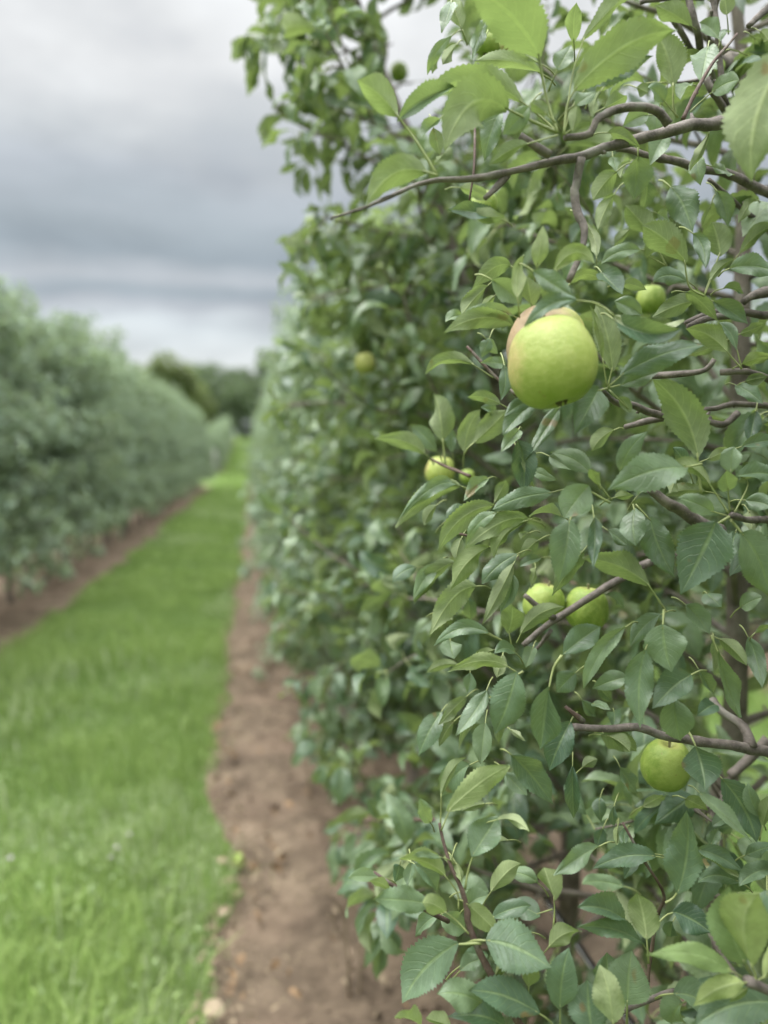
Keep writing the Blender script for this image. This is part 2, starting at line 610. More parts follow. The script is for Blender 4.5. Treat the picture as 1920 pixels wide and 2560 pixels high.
ys = np.concatenate([np.linspace(-60, 36, 25), np.linspace(38, 60, 23), np.linspace(63, 170, 36), np.linspace(200, 900, 8)])
xs = np.array([-500, -200, -80, -40, -20, -10, -5, 0, 5, 10, 20, 40, 80, 200, 500.0])
g = link_mesh('ground', grid_mesh('ground', xs, ys, lambda x, y: ground_z(y), M_GROUND))
tag(g, 'flat green orchard ground that rises gently far down the lane', 'ground', None, 'structure')


def vnoise(x, seed, f):
    r = np.random.default_rng(seed).standard_normal(4096)
    return np.interp((np.asarray(x) * f + 700) % 4095, np.arange(4096), r)


def noise2(X, Y, seed, f):
    g = np.random.default_rng(seed).random((256, 256))
    x, y = X * f + 100, Y * f + 100
    xi, yi = np.floor(x).astype(int), np.floor(y).astype(int)
    fx, fy = x - xi, y - yi
    fx, fy = fx * fx * (3 - 2 * fx), fy * fy * (3 - 2 * fy)
    G = lambda a, b: g[a % 256, b % 256]
    return (G(xi, yi) * (1 - fx) * (1 - fy) + G(xi + 1, yi) * fx * (1 - fy) + G(xi, yi + 1) * (1 - fx) * fy + G(xi + 1, yi + 1) * fx * fy) - 0.5


def edge_l(y, x0, seed, amp):
    return x0 + amp * (vnoise(y, seed, 1.1) * 0.6 + vnoise(y, seed + 1, 4.0) * 0.3 + vnoise(y, seed + 2, 12.0) * 0.18)


def soil_strip(name, xl, xr, y0, y1, seed, dy0, nx, label, amp=0.07):
    yy = [y0]
    while yy[-1] < y1:
        yy.append(yy[-1] + max(dy0, yy[-1] * 0.006))
    yy = np.array(yy)
    L = edge_l(yy, xl, seed, amp)
    R = edge_l(yy, xr, seed + 10, amp)
    t = np.linspace(0, 1, nx)
    X = L[None, :] + (R - L)[None, :] * t[:, None]
    Y = np.repeat(yy[None, :], nx, 0)
    prof = np.sin(PI * t)[:, None] ** 0.6
    Z = ground_z(Y) + 0.004 + prof * (0.035 + 0.05 * noise2(X, Y, seed, 3) + 0.045 * noise2(X, Y, seed + 1, 9) + 0.028 * noise2(X, Y, seed + 2, 24)).clip(0.0, None)
    V = np.stack([X, Y, Z], -1).reshape(-1, 3)
    n = len(yy)
    i = np.arange(nx - 1)[:, None]
    j = np.arange(n - 1)[None, :]
    Q = np.stack([i * n + j, (i + 1) * n + j, (i + 1) * n + j + 1, i * n + j + 1], -1).reshape(-1, 4)
    o = link_mesh(name, np_mesh(name, V, Q, M_SOIL))
    return tag(o, label, 'soil', None, 'structure')


soil_strip('soil_strip', -0.20, 1.36, 0.3, 44, 21, 0.018, 70, 'bare brown soil strip under the near right row')
soil_strip('soil_strip', -3.55, -1.93, 2.5, 38, 51, 0.04, 34, 'bare brown soil strip under the left hedge row', 0.12)
soil_strip('soil_strip', 3.45, 4.9, -1, 30, 81, 0.06, 20, 'bare soil strip under the row behind the right trees')
soil_strip('soil_strip', -3.5, -1.75, 50, 90, 91, 0.3, 8, 'bare soil strip under the far block of young trees')

# ------------------------------------------------------------------ leaves
WT = np.array([0, .05, .12, .22, .35, .48, .62, .75, .86, .94, 1.0])
WW = np.array([.02, .085, .165, .240, .290, .300, .270, .205, .118, .045, .004])


def leaf_template(nr, nc, rng, serr, droop, fold, curl, wave, twist):
    t = np.linspace(0, 1, nr + 1)
    s = np.linspace(-1, 1, nc + 1)
    w = np.interp(t, WT, WW)
    th = droop * 0.35 - droop * t
    y = np.concatenate([[0], np.cumsum(np.cos((th[1:] + th[:-1]) / 2)) / nr])
    z = np.concatenate([[0], np.cumsum(np.sin((th[1:] + th[:-1]) / 2)) / nr])
    T, S = np.meshgrid(t, s, indexing='ij')
    Wd = w[:, None] * np.ones_like(S)
    if serr:
        zig = np.where(np.arange(nr + 1) % 2 == 0, 1.0, 1 - 1.5 * serr)[:, None]
        Wd = np.where(np.abs(S) > 0.99, Wd * zig, Wd)
    ph = rng.random() * 6.28
    f = fold * (1 - 0.45 * T)
    lift = np.abs(S) * Wd * np.sin(f) - curl * S ** 2 * Wd + wave * np.sin(T * 11 + ph + np.sign(S) * 1.3) * S ** 2 * np.sin(PI * T)
    tw = twist * T
    lat = S * Wd * np.cos(f)
    lat2 = lat * np.cos(tw) - lift * np.sin(tw)
    lift2 = lat * np.sin(tw) + lift * np.cos(tw)
    Yv = y[:, None] - lift2 * np.sin(th)[:, None]
    Zv = z[:, None] + lift2 * np.cos(th)[:, None]
    co = np.stack([lat2, Yv, Zv], -1).reshape(-1, 3)
    uv = np.stack([S * 0.5 + 0.5, T], -1).reshape(-1, 2)
    i = np.arange(nr)[:, None]
    j = np.arange(nc)[None, :]
    n = nc + 1
    Q = np.stack([i * n + j, i * n + j + 1, (i + 1) * n + j + 1, (i + 1) * n + j], -1).reshape(-1, 4)
    return co, uv, Q


def template_set(nr, nc, serr, k, seed):
    rng = np.random.default_rng(seed)
    return [leaf_template(nr, nc, rng, serr, rng.uniform(0.0, 2.2), rng.uniform(0.15, 1.1), rng.uniform(-0.15, 0.5),
                          rng.uniform(0.01, 0.075), rng.uniform(-0.8, 0.8)) for _ in range(k)]


TS_HI = template_set(20, 4, 0.07, 18, 3)
TS_MID = template_set(9, 4, 0.0, 12, 4)
TS_LO = template_set(4, 2, 0.0, 10, 5)


def unit(v):
    return v / (np.linalg.norm(v, axis=-1, keepdims=True) + 1e-12)


def leaves_mesh(name, B, A, N, L, Wm, var, ts, mat, rng):
    B, A, N, L, Wm, var = map(np.asarray, (B, A, N, L, Wm, var))
    A = unit(A)
    N = unit(N - A * (N * A).sum(1, keepdims=True))
    S = np.cross(A, N)
    idx = rng.integers(0, len(ts), len(B))
    Vs, Qs, Us, Rs = [], [], [], []
    off = 0
    for k, (co, uv, Q) in enumerate(ts):
        m = idx == k
        if not m.any():
            continue
        b, a, n, s, l, w = B[m], A[m], N[m], S[m], L[m], Wm[m]
        V = b[:, None, :] + l[:, None, None] * (co[None, :, 0, None] * w[:, None, None] * s[:, None, :] + co[None, :, 1, None] * a[:, None, :] + co[None, :, 2, None] * n[:, None, :])
        c, nv = V.shape[0], V.shape[1]
        Vs.append(V.reshape(-1, 3))
        Qs.append((Q[None] + (np.arange(c) * nv)[:, None, None] + off).reshape(-1, 4))
        Us.append(np.tile(uv, (c, 1)))
        Rs.append(np.repeat(var[m], nv, 0))
        off += c * nv
    return np_mesh(name, np.vstack(Vs), np.vstack(Qs), mat, np.vstack(Us), np.vstack(Rs))


# ------------------------------------------------------------------ procedural apple tree
UPV = np.array([0, 0, 1.0])


def grow_tree(seed, H=2.8, z0=0.5, n_scaf=28, reach=0.62, lean=None, dens=1.0, leaf=0.088, taper=0.58, sides=6, trunk_r=0.028, cull=None, topw=1.0):
    """-> (trunk tubes, [petioles], leaves dict), in the tree's own coordinates"""
    R = random.Random(seed)
    rg = np.random.default_rng(seed)
    nz = 14
    zs = np.linspace(0, H, nz)
    bend = np.cumsum(rg.standard_normal((nz, 2)) * 0.012, 0)
    if lean is not None:
        k = np.clip((zs - 1.3) / (H - 1.3), 0, 1)[:, None]
        bend += np.array(lean)[None, :] * k ** 1.2
    tp = np.column_stack([bend[:, 0], bend[:, 1], zs])
    tr = trunk_r * (1 - 0.82 * zs / H)
    tr[0] *= 1.35
    tubes = Tubes()
    tubes.add(spline(tp, 0.05), np.interp(np.linspace(0, 1, len(spline(tp, 0.05))), np.linspace(0, 1, nz), tr), 10, 0.05)
    pet = Tubes()
    LB, LA, LN, LL, LW, LV = [], [], [], [], [], []

    def leaf_at(p, axis, out, size):
        pl = R.uniform(0.014, 0.034) * size / 0.078
        ax = axis / (np.linalg.norm(axis) + 1e-9)
        b = p + ax * pl
        dr = R.uniform(0.05, 0.75)
        la = ax * (1 - dr * 0.6) + np.array([0, 0, -dr]) + rg.standard_normal(3) * 0.12
        n = UPV * R.uniform(0.4, 1.0) + out * R.uniform(0.1, 0.9) + rg.standard_normal(3) * 0.42
        if cull is not None and cull(b + la * size * 0.5 / (np.linalg.norm(la) + 1e-9)):
            return
        LB.append(b); LA.append(la); LN.append(n)
        LL.append(size * R.uniform(0.72, 1.18)); LW.append(R.uniform(0.62, 0.90))
        LV.append((R.random(), max(0.0, R.gauss(0.06, 0.16)), 0.35 if R.random() < 0.06 else 0.0))
        pet.add(np.array([p, p + ax * pl * 0.6 + np.array([0, 0, 0.001]), b + la * 0.004]), [0.0011, 0.0009, 0.0010], 3, 0, False)

    def rosette(p, axis, out, k, size):
        ax = axis / (np.linalg.norm(axis) + 1e-9)
        u = np.cross(ax, [0.31, 0.2, 0.93]); u /= np.linalg.norm(u) + 1e-9
        v = np.cross(ax, u)
        a0 = R.random() * 6.28
        for i in range(k):
            a = a0 + i * 2.4 + R.uniform(-0.3, 0.3)
            po = R.uniform(0.5, 1.35)
            leaf_at(p, ax * math.cos(po) + (u * math.cos(a) + v * math.sin(a)) * math.sin(po), out, size * R.uniform(0.75, 1.1))

    def shoot(p, d, length, r0, out, lvl):
        n = max(3, int(length / 0.035))
        q = p.copy()
        dd = d / np.linalg.norm(d)
        pts = [q.copy()]
        dirs = [dd]
        sag = R.uniform(0.0, 0.06)
        for i in range(n):
            dd = dd + rg.standard_normal(3) * 0.09 + np.array([0, 0, 0.035 - sag])
            dd /= np.linalg.norm(dd)
            q2 = q + dd * length / n
            if cull is not None and i > 0 and cull(q2 + dd * 0.03, True):
                break
            q = q2
            pts.append(q.copy()); dirs.append(dd)
        pts = np.array(pts)
        tubes.add(pts, np.linspace(r0, max(0.0013, r0 * 0.35), len(pts)), sides if lvl == 0 else 4, 0.06)
        for i in range(1, len(pts)):
            f = i / (len(pts) - 1)
            if lvl == 0 and f < 0.15:
                continue
            x = R.random()
            side = np.cross(dirs[i], rg.standard_normal(3)); side /= np.linalg.norm(side) + 1e-9
            up = side + UPV * 0.35 + out * 0.3
            if lvl == 0:
                if x < 0.46 * dens:
                    sp = pts[i] + up / np.linalg.norm(up) * R.uniform(0.01, 0.035)
                    tubes.add(np.array([pts[i], (pts[i] + sp) / 2 + rg.standard_normal(3) * 0.003, sp]), [0.003, 0.0032, 0.0026], 4, 0.1)
                    rosette(sp, up, out, R.randint(4, 7), leaf)
                elif x < 0.68 * dens:
                    shoot(pts[i], up + dirs[i] * 0.6, R.uniform(0.08, 0.26), r0 * 0.45, out, 1)
                else:
                    leaf_at(pts[i], up, out, leaf)
            else:
                leaf_at(pts[i], up, out, leaf * R.uniform(0.7, 1.05))
                if R.random() < 0.25 * dens:
                    leaf_at(pts[i], -up + UPV * 0.5, out, leaf)
        rosette(pts[-1], dirs[-1], out, R.randint(4, 6), leaf * 0.9)

    for k in range(n_scaf):
        f = (k + R.random() * 0.8) / n_scaf
        z = z0 + (H - 0.12 - z0) * f ** topw
        p = np.array([np.interp(z, zs, tp[:, 0]), np.interp(z, zs, tp[:, 1]), z])
        az = k * 2.399 + R.uniform(-0.4, 0.4)
        el = R.uniform(-0.05, 0.5) + 0.25 * f
        out = np.array([math.cos(az), math.sin(az), 0])
        Ls = reach * (1.12 - taper * f) * R.uniform(0.75, 1.06)
        shoot(p, out * math.cos(el) + UPV * math.sin(el), Ls, trunk_r * (0.26 - 0.08 * f), out, 0)
    for _ in range(3):
        shoot(tp[-1], UPV + rg.standard_normal(3) * 0.35, R.uniform(0.12, 0.35), 0.004, unit(rg.standard_normal(3)), 1)
    return tubes, pet, (LB, LA, LN, LL, LW, LV), tp


def tree_object(name, loc, seed, ts, mat, label, group, bark=M_TRUNK, **kw):
    tubes, pet, lv, tp = grow_tree(seed, **kw)
    root = empty(name, loc)
    tag(root, label, 'apple tree', group)
    link_mesh('trunk', tubes.mesh('trunk', bark), root)
    lm = leaves_mesh('crown', *lv, ts, mat, np.random.default_rng(seed + 1))
    if ts is not TS_LO:
        # petioles join the crown mesh as a second material
        pv, pq = np.vstack(pet.V), np.vstack(pet.Q)
        pm = np_mesh('petioles', pv, pq, M_PETIOLE)
        c = link_mesh('crown', lm, root)
        bmj = __import__('bmesh').new()
        bmj.from_mesh(lm)
        nf0 = len(bmj.faces)
        bmj.from_mesh(pm)
        bmj.faces.ensure_lookup_table()
        for f in bmj.faces[nf0:]:
            f.material_index = 1
        bmj.to_mesh(lm)
        bmj.free()
        lm.materials.append(M_PETIOLE)
        bpy.data.meshes.remove(pm)
    else:
        link_mesh('crown', lm, root)
    return root, tp


def dup(root, loc, rz, sc, label, group):
    r = root.copy()
    COL.objects.link(r)
    r.location = loc
    r.rotation_euler = (0, 0, rz)
    r.scale = sc
    r['label'] = label
    r['group'] = group
    for ch in list(root.children):
        c = ch.copy()
        COL.objects.link(c)
        c.parent = r
    return r


# apples: photo px, py, radius px, depth, material key, tilt, label
APPLES_RAW = [
    (1380, 903, 112, 0.60, 'g', (-0.24, -0.10, 0.4), 'large yellow-green apple in front, hanging at upper right below a limp leaf'),
    (1366, 858, 97, 0.668, 'p', (0.1, 0.15, 0.0), 'pink-blushed apple tucked directly behind the large yellow-green apple'),
    (1300, 92, 50, 1.10, 'p', (0.2, 0.1, 1.0), 'pink-cheeked apple half hidden by the big leaf at the top of the picture'),
    (1222, 107, 34, 1.20, 'k', (0.1, 0.3, 0.5), 'dull green apple in leaf shade left of the pink-cheeked apple at the top'),
    (1209, 511, 34, 1.12, 'k', (0.3, 0.1, 0.8), 'pale green apple just under the long bare grey branch'),
    (1626, 748, 36, 1.20, 'k', (0.1, 0.0, 0.1), 'small green apple framed by leaves right of and above the large apple'),
    (1101, 1177, 38, 1.34, 'g', (0.1, 0.1, 0.2), 'small green apple with a rosy top edge, left of the large apple and lower'),
    (1168, 1191, 19, 1.38, 'k', (0.1, 0.1, 2.5), 'little green apple peeping out beside the rosy-topped small apple'),
    (1360, 1507, 51, 1.04, 'k', (0.1, 0.2, 0.2), 'yellow-green apple crossed by a spur, left one of a pair behind a slanting twig'),
    (1467, 1519, 54, 1.03, 'k', (0.05, -0.1, 3.0), 'round green apple crossed by a slanting twig, right one of a pair'),
    (1666, 1909, 62, 0.93, 'k', (0.1, -0.15, 1.2), 'round bright green apple below the low brown branch at right'),
    (1651, 1466, 21, 1.9, 'k', (0, 0.1, 0), 'tiny yellowish apple glimpsed through leaves right of the apple pair'),
    (997, 180, 23, 2.15, 'k', (0.2, 0, 0), 'blurred apple against the white sky gap near the top'),
    (942, 680, 24, 2.25, 'k', (0.1, 0.1, 0), 'blurred yellowish apple, upper one of two touching in the tall leaning tree'),
    (904, 719, 22, 2.25, 'k', (0.1, 0.1, 1), 'blurred yellowish apple, lower one of two touching in the tall leaning tree'),
    (777, 558, 17, 2.3, 'k', (0.1, 0.1, 2), 'blurred apple at the left edge of the tall leaning tree'),
    (852, 556, 21, 2.3, 'k', (0.1, 0.1, 3), 'blurred apple below dark hanging leaves of the tall leaning tree'),
    (913, 908, 27, 1.9, 'p', (0.1, 0.1, 4), 'blurred pink and yellow apple beside pale leaves at mid height'),
]
APPLES = [(a[0], a[1], a[2], dz(a[3]), a[4], a[5], a[6]) for a in APPLES_RAW]
AP = np.array([(a[0], a[1], a[2], a[3]) for a in APPLES])


LIMX = np.array([(-50, 690), (60, 650), (100, 585), (150, 575), (230, 680), (330, 650), (400, 690), (560, 765), (640, 700), (700, 690),
                 (830, 740), (900, 670), (1200, 640), (1500, 655), (1700, 700), (1900, 735), (1960, 800), (2050, 835), (2150, 840),
                 (2330, 862), (2450, 905), (2600, 960)], float)
cull_rng = np.random.default_rng(99)


def make_cull(loc, keep_gap=True):
    lo = np.array(loc)

    def cull(p, hard=False):
        px, py, d = project((p + lo)[None, :])
        px, py, d = px[0], py[0], d[0]
        if d < 0.12:
            return (p + lo)[0] < 0.12
        if -150 < px < 2080 and -200 < py < 2750:
            if d < (0.86 if hard else 0.90):
                return True
            if d < 4.5 and px < np.interp(py, LIMX[:, 0], LIMX[:, 1]) + cull_rng.normal(0, 14):
                return True
            if d > 0.84 and 962 < px < 1088 and 25 < py < 355:
                return True
            if hard:
                return False
            if d > 0.95 and px > 1765 and 1540 < py < 2280 and cull_rng.random() < 0.86:
                return True
            if d > 0.93 and 1275 < px < 1535 and 2070 < py < 2440 and cull_rng.random() < 0.90:
                return True
            if 0.9 < d < 1.7 and py < 420 and px > 1080 and cull_rng.random() < 0.35:
                return True
            near = (np.hypot(AP[:, 0] - px, AP[:, 1] - py) < AP[:, 2] * np.where(AP[:, 3] > 0.85, 0.8, 1.0) + np.where(AP[:, 3] > 0.85, 14, 42) / max(d, 0.3)) & (AP[:, 3] > d - 0.02)
            if near.any():
                return True
        else:
            if (p + lo)[0] < 0.10:
                return True
            if d < 0.45 and px < 2700:
                return True
        return False
    return cull


G_RIGHT = 'apple trees in the right row'
near_specs = [
    (0.86, 0.30, 101, TS_HI, dict(H=2.7, z0=0.3, n_scaf=44, reach=0.60), 'nearest apple tree, only its leaves cut by the right edge of the picture'),
    (0.80, 1.13, 102, TS_HI, dict(H=2.85, z0=0.3, n_scaf=48, reach=0.68, trunk_r=0.030), 'near right apple tree with long bare branch and large yellow-green apple'),
    (0.74, 1.80, 103, TS_HI, dict(H=3.25, z0=0.3, n_scaf=84, reach=0.62, taper=0.38, topw=0.93, lean=(-0.64, 0.30), trunk_r=0.029), 'tall apple tree whose blurred top leans left against the bright sky'),
    (0.64, 2.54, 104, TS_MID, dict(H=2.40, z0=0.24, n_scaf=66, reach=0.64), 'shorter apple tree with low leaves over bare soil, behind the tall leaning tree'),
    (0.68, 3.28, 105, TS_MID, dict(H=2.55, z0=0.24, n_scaf=66, reach=0.70), 'blurred apple tree fourth along the right row with low branches above soil'),
    (0.68, 4.02, 106, TS_MID, dict(H=2.60, z0=0.24, n_scaf=66, reach=0.70), 'blurred apple tree in the right row beside the small weed on the soil'),
]
TREES = []
TPATH = []
for (x, y, sd_, ts, kw, lab) in near_specs:
    loc = (x, y, 0.0)
    o, tp = tree_object('apple_tree', loc, sd_, ts, M_LEAF, lab, G_RIGHT, cull=make_cull(loc), **kw)
    TREES.append(o)
    TPATH.append(tp + np.array(loc))
HERO = TREES[1]

# low-detail prototypes shared along the rows
protos = []
for k in range(5):
    loc = (ROW_R - 0.09 + rnd.uniform(-0.05, 0.05), 4.76 + 0.75 * k, 0)
    o, _ = tree_object('apple_tree', loc, 200 + k, TS_LO, M_LEAF_FAR,
                       'blurred apple tree in the right row between the weed and the far end', G_RIGHT,
                       H=2.55 + 0.08 * k, z0=0.24, n_scaf=74, reach=0.65, taper=0.46, dens=1.15, leaf=0.086, sides=4)
    protos.append(o)
y = 4.76 + 0.75 * 5
while y < 100:
    if 43 < y < 47:
        y = 47
    far = y > 43
    lab = ('apple tree of the far right row on the rising ground' if far else 'blurred apple tree in the right row between the weed and the far end')
    s = rnd.uniform(0.92, 1.08)
    dup(rnd.choice(protos), (ROW_R - 0.06 + rnd.uniform(-0.06, 0.06), y, float(ground_z(y))), rnd.choice((0, PI)) + rnd.uniform(-0.3, 0.3),
        (1.0, 1.0, s), lab, 'apple trees of the far right row' if far else G_RIGHT)
    y += 0.75 if y < 43 else 1.1
# left row: upright trees with bare trunks near the ground
lprotos = []
for k in range(4):
    o, _ = tree_object('apple_tree', (ROW_L + rnd.uniform(-0.06, 0.06), 4.3 + 0.75 * k, 0), 240 + k, TS_LO, M_LEAF_FAR,
                       'apple tree within the dense blurred hedge row on the left of the lane', 'apple trees of the left hedge row',
                       H=2.92 + 0.04 * k, z0=0.52, n_scaf=74, reach=0.66, dens=1.15, taper=0.34, leaf=0.086, sides=4)
    lprotos.append(o)
lprotos[0]['label'] = 'nearest tree of the left hedge row, cut by the left edge of the picture'
y = 4.3 + 0.75 * 4
k = 4
while y < 36.5:
    s = rnd.uniform(0.99, 1.05)
    if k == 0:
        lab = 'nearest tree of the left hedge row, cut by the left edge of the picture'
        gr = None
    elif y + 0.62 >= 36.5:
        lab = 'last tree of the left hedge row beside the pale post'
    else:
        lab = 'apple tree within the dense blurred hedge row on the left of the lane'
    o = dup(rnd.choice(lprotos), (ROW_L + rnd.uniform(-0.08, 0.08), y, 0), rnd.choice((0, PI)) + rnd.uniform(-0.3, 0.3),
            (1.06, 1.12, s * 1.02), lab, 'apple trees of the left hedge row')
    y += 0.62
    k += 1
y = 49.5
while y < 80:
    dup(rnd.choice(protos), (ROW_L + rnd.uniform(-0.08, 0.08), y, float(ground_z(y))), rnd.uniform(-0.3, 0.3), (1.1, 1.1, rnd.uniform(0.9, 1.0)),
        'apple tree of the small far block left of the lane, past the gap', 'apple trees of the far left block')
    y += 1.1
# row across the next alley on the right
y = -0.4
while y < 22:
    dup(rnd.choice(protos), (ROW_R2 + rnd.uniform(-0.08, 0.08), y, 0), rnd.choice((0, PI)) + rnd.uniform(-0.3, 0.3), (1.0, 1.0, rnd.uniform(0.92, 1.05)),
        'apple tree of the next row, glimpsed through the leaves at right', 'apple trees of the next row at right')
    y += 0.8

# ------------------------------------------------------------------ hand-placed branches and leaves of the near tree
CROPS = {'a': (880, 0, .31344), 'b': (1400, 0, .31344), 'c': (1400, 440, .31344), 'd': (1060, 540, .31344), 'e': (1400, 900, .31344),
         'f': (960, 1000, .31344), 'g': (1000, 1400, .31344), 'h': (1400, 1380, .31344), 'i': (880, 1840, .31344), 'j': (1400, 1840, .31344),
         'k': (960, 2160, .5787), 'm': (600, 1700, .389), 'P': (0, 0, 1.0)}


def cpx(c, x, y):
    o = CROPS[c]
    return o[0] + x * o[2], o[1] + y * o[2]


# crop  base x y  tip x y  width  side(t top / u underside)  depth  options: dd depth change to the tip, b upward bow, h sideways bow,
# y young, p pale, k dark tint, s=x,y spur the stalk grows from, f fold, w wave
LEAFSPEC = {}
LEAFSPEC['long_bare'] = """
a 1500 460 900 -130 430 u .62 dd=-.05 b=.10 s=1560,820;1640,1060 y=.1 f=.15
a 1240 880 740 1200 380 u .63 dd=-.03 b=.34 s=1420,960;1640,1060 y=.08 f=.25
a 1360 820 590 780 270 u .66 b=.24 s=1500,930;1640,1060 y=.1
a 830 700 360 970 250 t .645 dd=-.02 b=.06 p=.3
a 365 930 40 640 320 u .60 dd=-.02 b=.05 h=.06 s=450,1040;560,1200;680,1400 y=.1
a 600 1380 110 1640 300 u .575 dd=-.03 b=.22 s=680,1400 y=.15
a 1510 590 980 490 170 u .72 b=.10 y=.1
a 1410 850 1200 1080 190 t .63 b=.05 p=.25
a 1560 920 1420 820 140 u .62 b=.1
a 1390 1150 1090 1320 190 u .60 b=.08 s=1640,1080 y=.1
a 1500 510 1280 370 55 u .70 p=.5
a 760 1180 660 1300 110 u .62 y=.1
b 110 720 930 240 330 u .62 dd=-.02 b=.16 s=60,830;30,1075 y=.15 f=.3
b 170 330 680 -120 210 u .66 b=.10 y=.12 s=100,600;30,1070
b 200 700 740 450 230 t .66 b=.06 k=.6 s=100,850;30,1070 w=.05
b 270 760 500 620 120 u .665 y=.3
b 1860 380 1530 1450 470 u .53 dd=-.01 h=-.12 y=.12 f=.2
b 120 840 290 730 150 t .63 p=.2
b 100 1050 130 830 130 u .62 s=30,1075 y=.1
b 330 720 270 950 90 u .66 y=.1
b -20 560 90 360 160 t .66 p=.2
b 380 1060 640 1180 130 u .70 b=.12 y=.08
"""
LEAFSPEC['upper'] = """
P 1250 548 1118 524 52 t .97 b=.05 k=.6
P 1165 528 1262 540 40 u .965 b=-.1 p=.4
P 1150 470 1230 505 36 u .96 p=.3 b=.1
a 1190 880 1055 1290 180 t .82 h=-.05 k=.3
a 795 290 600 600 85 t .92 b=.05 h=-.12 p=.2
a 790 20 715 265 165 t .90 p=.3
a 870 225 800 -60 200 u .92
a 1110 100 960 480 110 t .88 h=-.06
a 840 350 720 520 130 u .95
a 720 420 640 590 120 u .97
a 1090 250 1160 130 110 u .95
a 700 950 560 1100 150 t .95
a 650 1020 700 1240 130 u .96
a 900 1000 780 1160 170 u .95
b 905 690 760 270 330 u .92 h=.05 s=905,870;940,940
b 1180 375 1115 680 220 t .86
b 830 810 700 700 150 t .92 s=940,940
b 1210 735 1430 640 170 t .84 s=1100,830;1040,890
b 840 1090 715 1320 210 t .82
b 620 1250 585 1600 260 t .86 k=.2
b 450 1370 260 1600 190 u .82 b=.05 y=.1
b 1190 1050 1020 1380 105 u .80 p=.5 b=-.05
b 1210 1330 1390 1400 110 t .84
b 1050 215 760 40 190 u .94 b=.06
b 1260 310 1110 180 170 t .92
b 1270 340 1350 250 120 t .92
b 110 340 130 20 140 u .82
b 700 920 500 1010 150 t .84
b 360 860 530 760 150 u .9
b 610 700 700 740 120 u .95
b 1050 680 960 800 120 t .93 p=.5
b 1330 120 1300 -60 150 u .92
b 1540 300 1630 480 110 u .95
b 1590 250 1659 330 100 u .95 y=.4
b 420 1250 480 1400 110 t .9
b 560 1290 480 1420 110 u .9
b 1100 1250 1120 1480 150 t .86
c 640 590 330 700 150 t .92 b=.10
c 1010 690 655 395 280 u .80 b=.10 s=1030,880;1150,960 dd=-.02
c 1060 460 1160 740 130 t .81 p=.2 h=.10
c 1280 640 1210 370 280 u .86 s=1150,950
c 1350 740 1800 790 210 t .80 b=.12
c 880 90 1060 450 270 t .90 k=.4
c 1250 120 1340 410 170 t .92 h=.06
c 1430 620 1720 390 190 u .95
c 720 470 520 235 210 u .92 s=850,720
c 690 660 810 480 150 u .94 s=850,720
c 1010 840 740 850 150 t .88 b=.25
c 1090 1000 730 1130 170 u .84 b=.10
c 1000 930 1260 1160 150 u .82 b=.15
c 1220 1000 1500 1180 190 t .86 b=.04
c 1330 1400 1000 1220 200 u .80 b=.14 y=.4 s=1450,1540
c 1410 1390 1250 1165 130 t .805 h=.10 s=1450,1540
c 330 770 500 945 210 t .74 k=.1 b=.03
c 80 860 340 840 110 u .73 y=.55 b=.25
c 650 1110 430 1000 180 t .90
c 290 640 260 375 100 u .95
c 430 150 300 430 140 u .90 h=-.05
c 1300 900 1460 940 130 t .9 k=.4
c 1450 1500 1680 1450 120 u .82 y=.6 b=.08
c 1440 1260 1640 1180 110 u .85
c 1200 830 1390 660 110 u .84 b=.08 s=1150,960
c 1270 1340 1020 1430 120 u .86
c 180 350 290 660 120 u .72 p=.5 h=.10
c 560 420 430 560 130 u .95
c 770 300 880 380 130 t .97 k=.6
c 690 40 660 270 150 t .95 k=.5
c 1200 240 1130 420 90 u .96
c 1560 200 1420 380 110 u .97
c 500 860 690 910 110 u .86 b=.08
c 1480 1640 1659 1600 110 u .83
"""
LEAFSPEC['apple_spur'] = """
d 1215 675 800 880 165 t .565 b=.20 k=.2 s=1380,700;1520,800 w=.04
d 870 440 1210 660 190 t .60 k=.5 b=.04
d 1030 450 1360 380 170 u .62 b=.46 y=.5 s=1080,520
d 900 410 950 75 140 u .64 p=.35 y=.4
d 745 650 800 310 140 u .61 p=.4 y=.5 h=-.08
d 540 510 775 710 200 t .65 p=.15
d 860 730 820 480 190 u .67
d 690 400 385 580 160 u .84 b=.28
d 510 555 300 785 180 u .84 h=-.05
d 720 880 155 935 190 u .69 b=.20 f=.5
d 715 800 180 905 110 t .70 b=.22 p=.2
d 400 1185 10 1260 150 u .92 b=.22 s=550,1290
d 610 1500 340 1445 120 u .86 b=.12
d 640 1190 610 1470 110 t .80 h=.10
d 870 1480 630 1610 130 t .70 p=.2
d 300 790 170 850 110 t .85
d 560 640 440 760 110 u .86
d 520 980 460 1130 100 t .9
d 660 1180 450 1170 110 t .88
d 490 980 590 1100 90 t .9
d 1420 560 1560 470 0 t .73
e 310 225 115 600 260 t .665 p=.2 s=380,225 f=.35
c 430 1115 990 1150 190 u .615 p=1 b=-.16 f=-.1 w=.05 n=-1.6
c 420 1140 960 1220 260 t .63 k=1 b=-.16
c 480 1590 1160 1350 220 t .655 b=.09 s=380,1688 f=.3
e 480 205 785 100 150 t .67 b=.06 s=380,225 y=.1
c 420 1560 280 1010 210 u .71 h=.04 s=380,1688
c 340 1480 240 1040 75 u .70 y=.3 p=.3 h=.05 s=375,1688
e 560 420 470 290 90 u .68 b=.10 s=390,240
"""
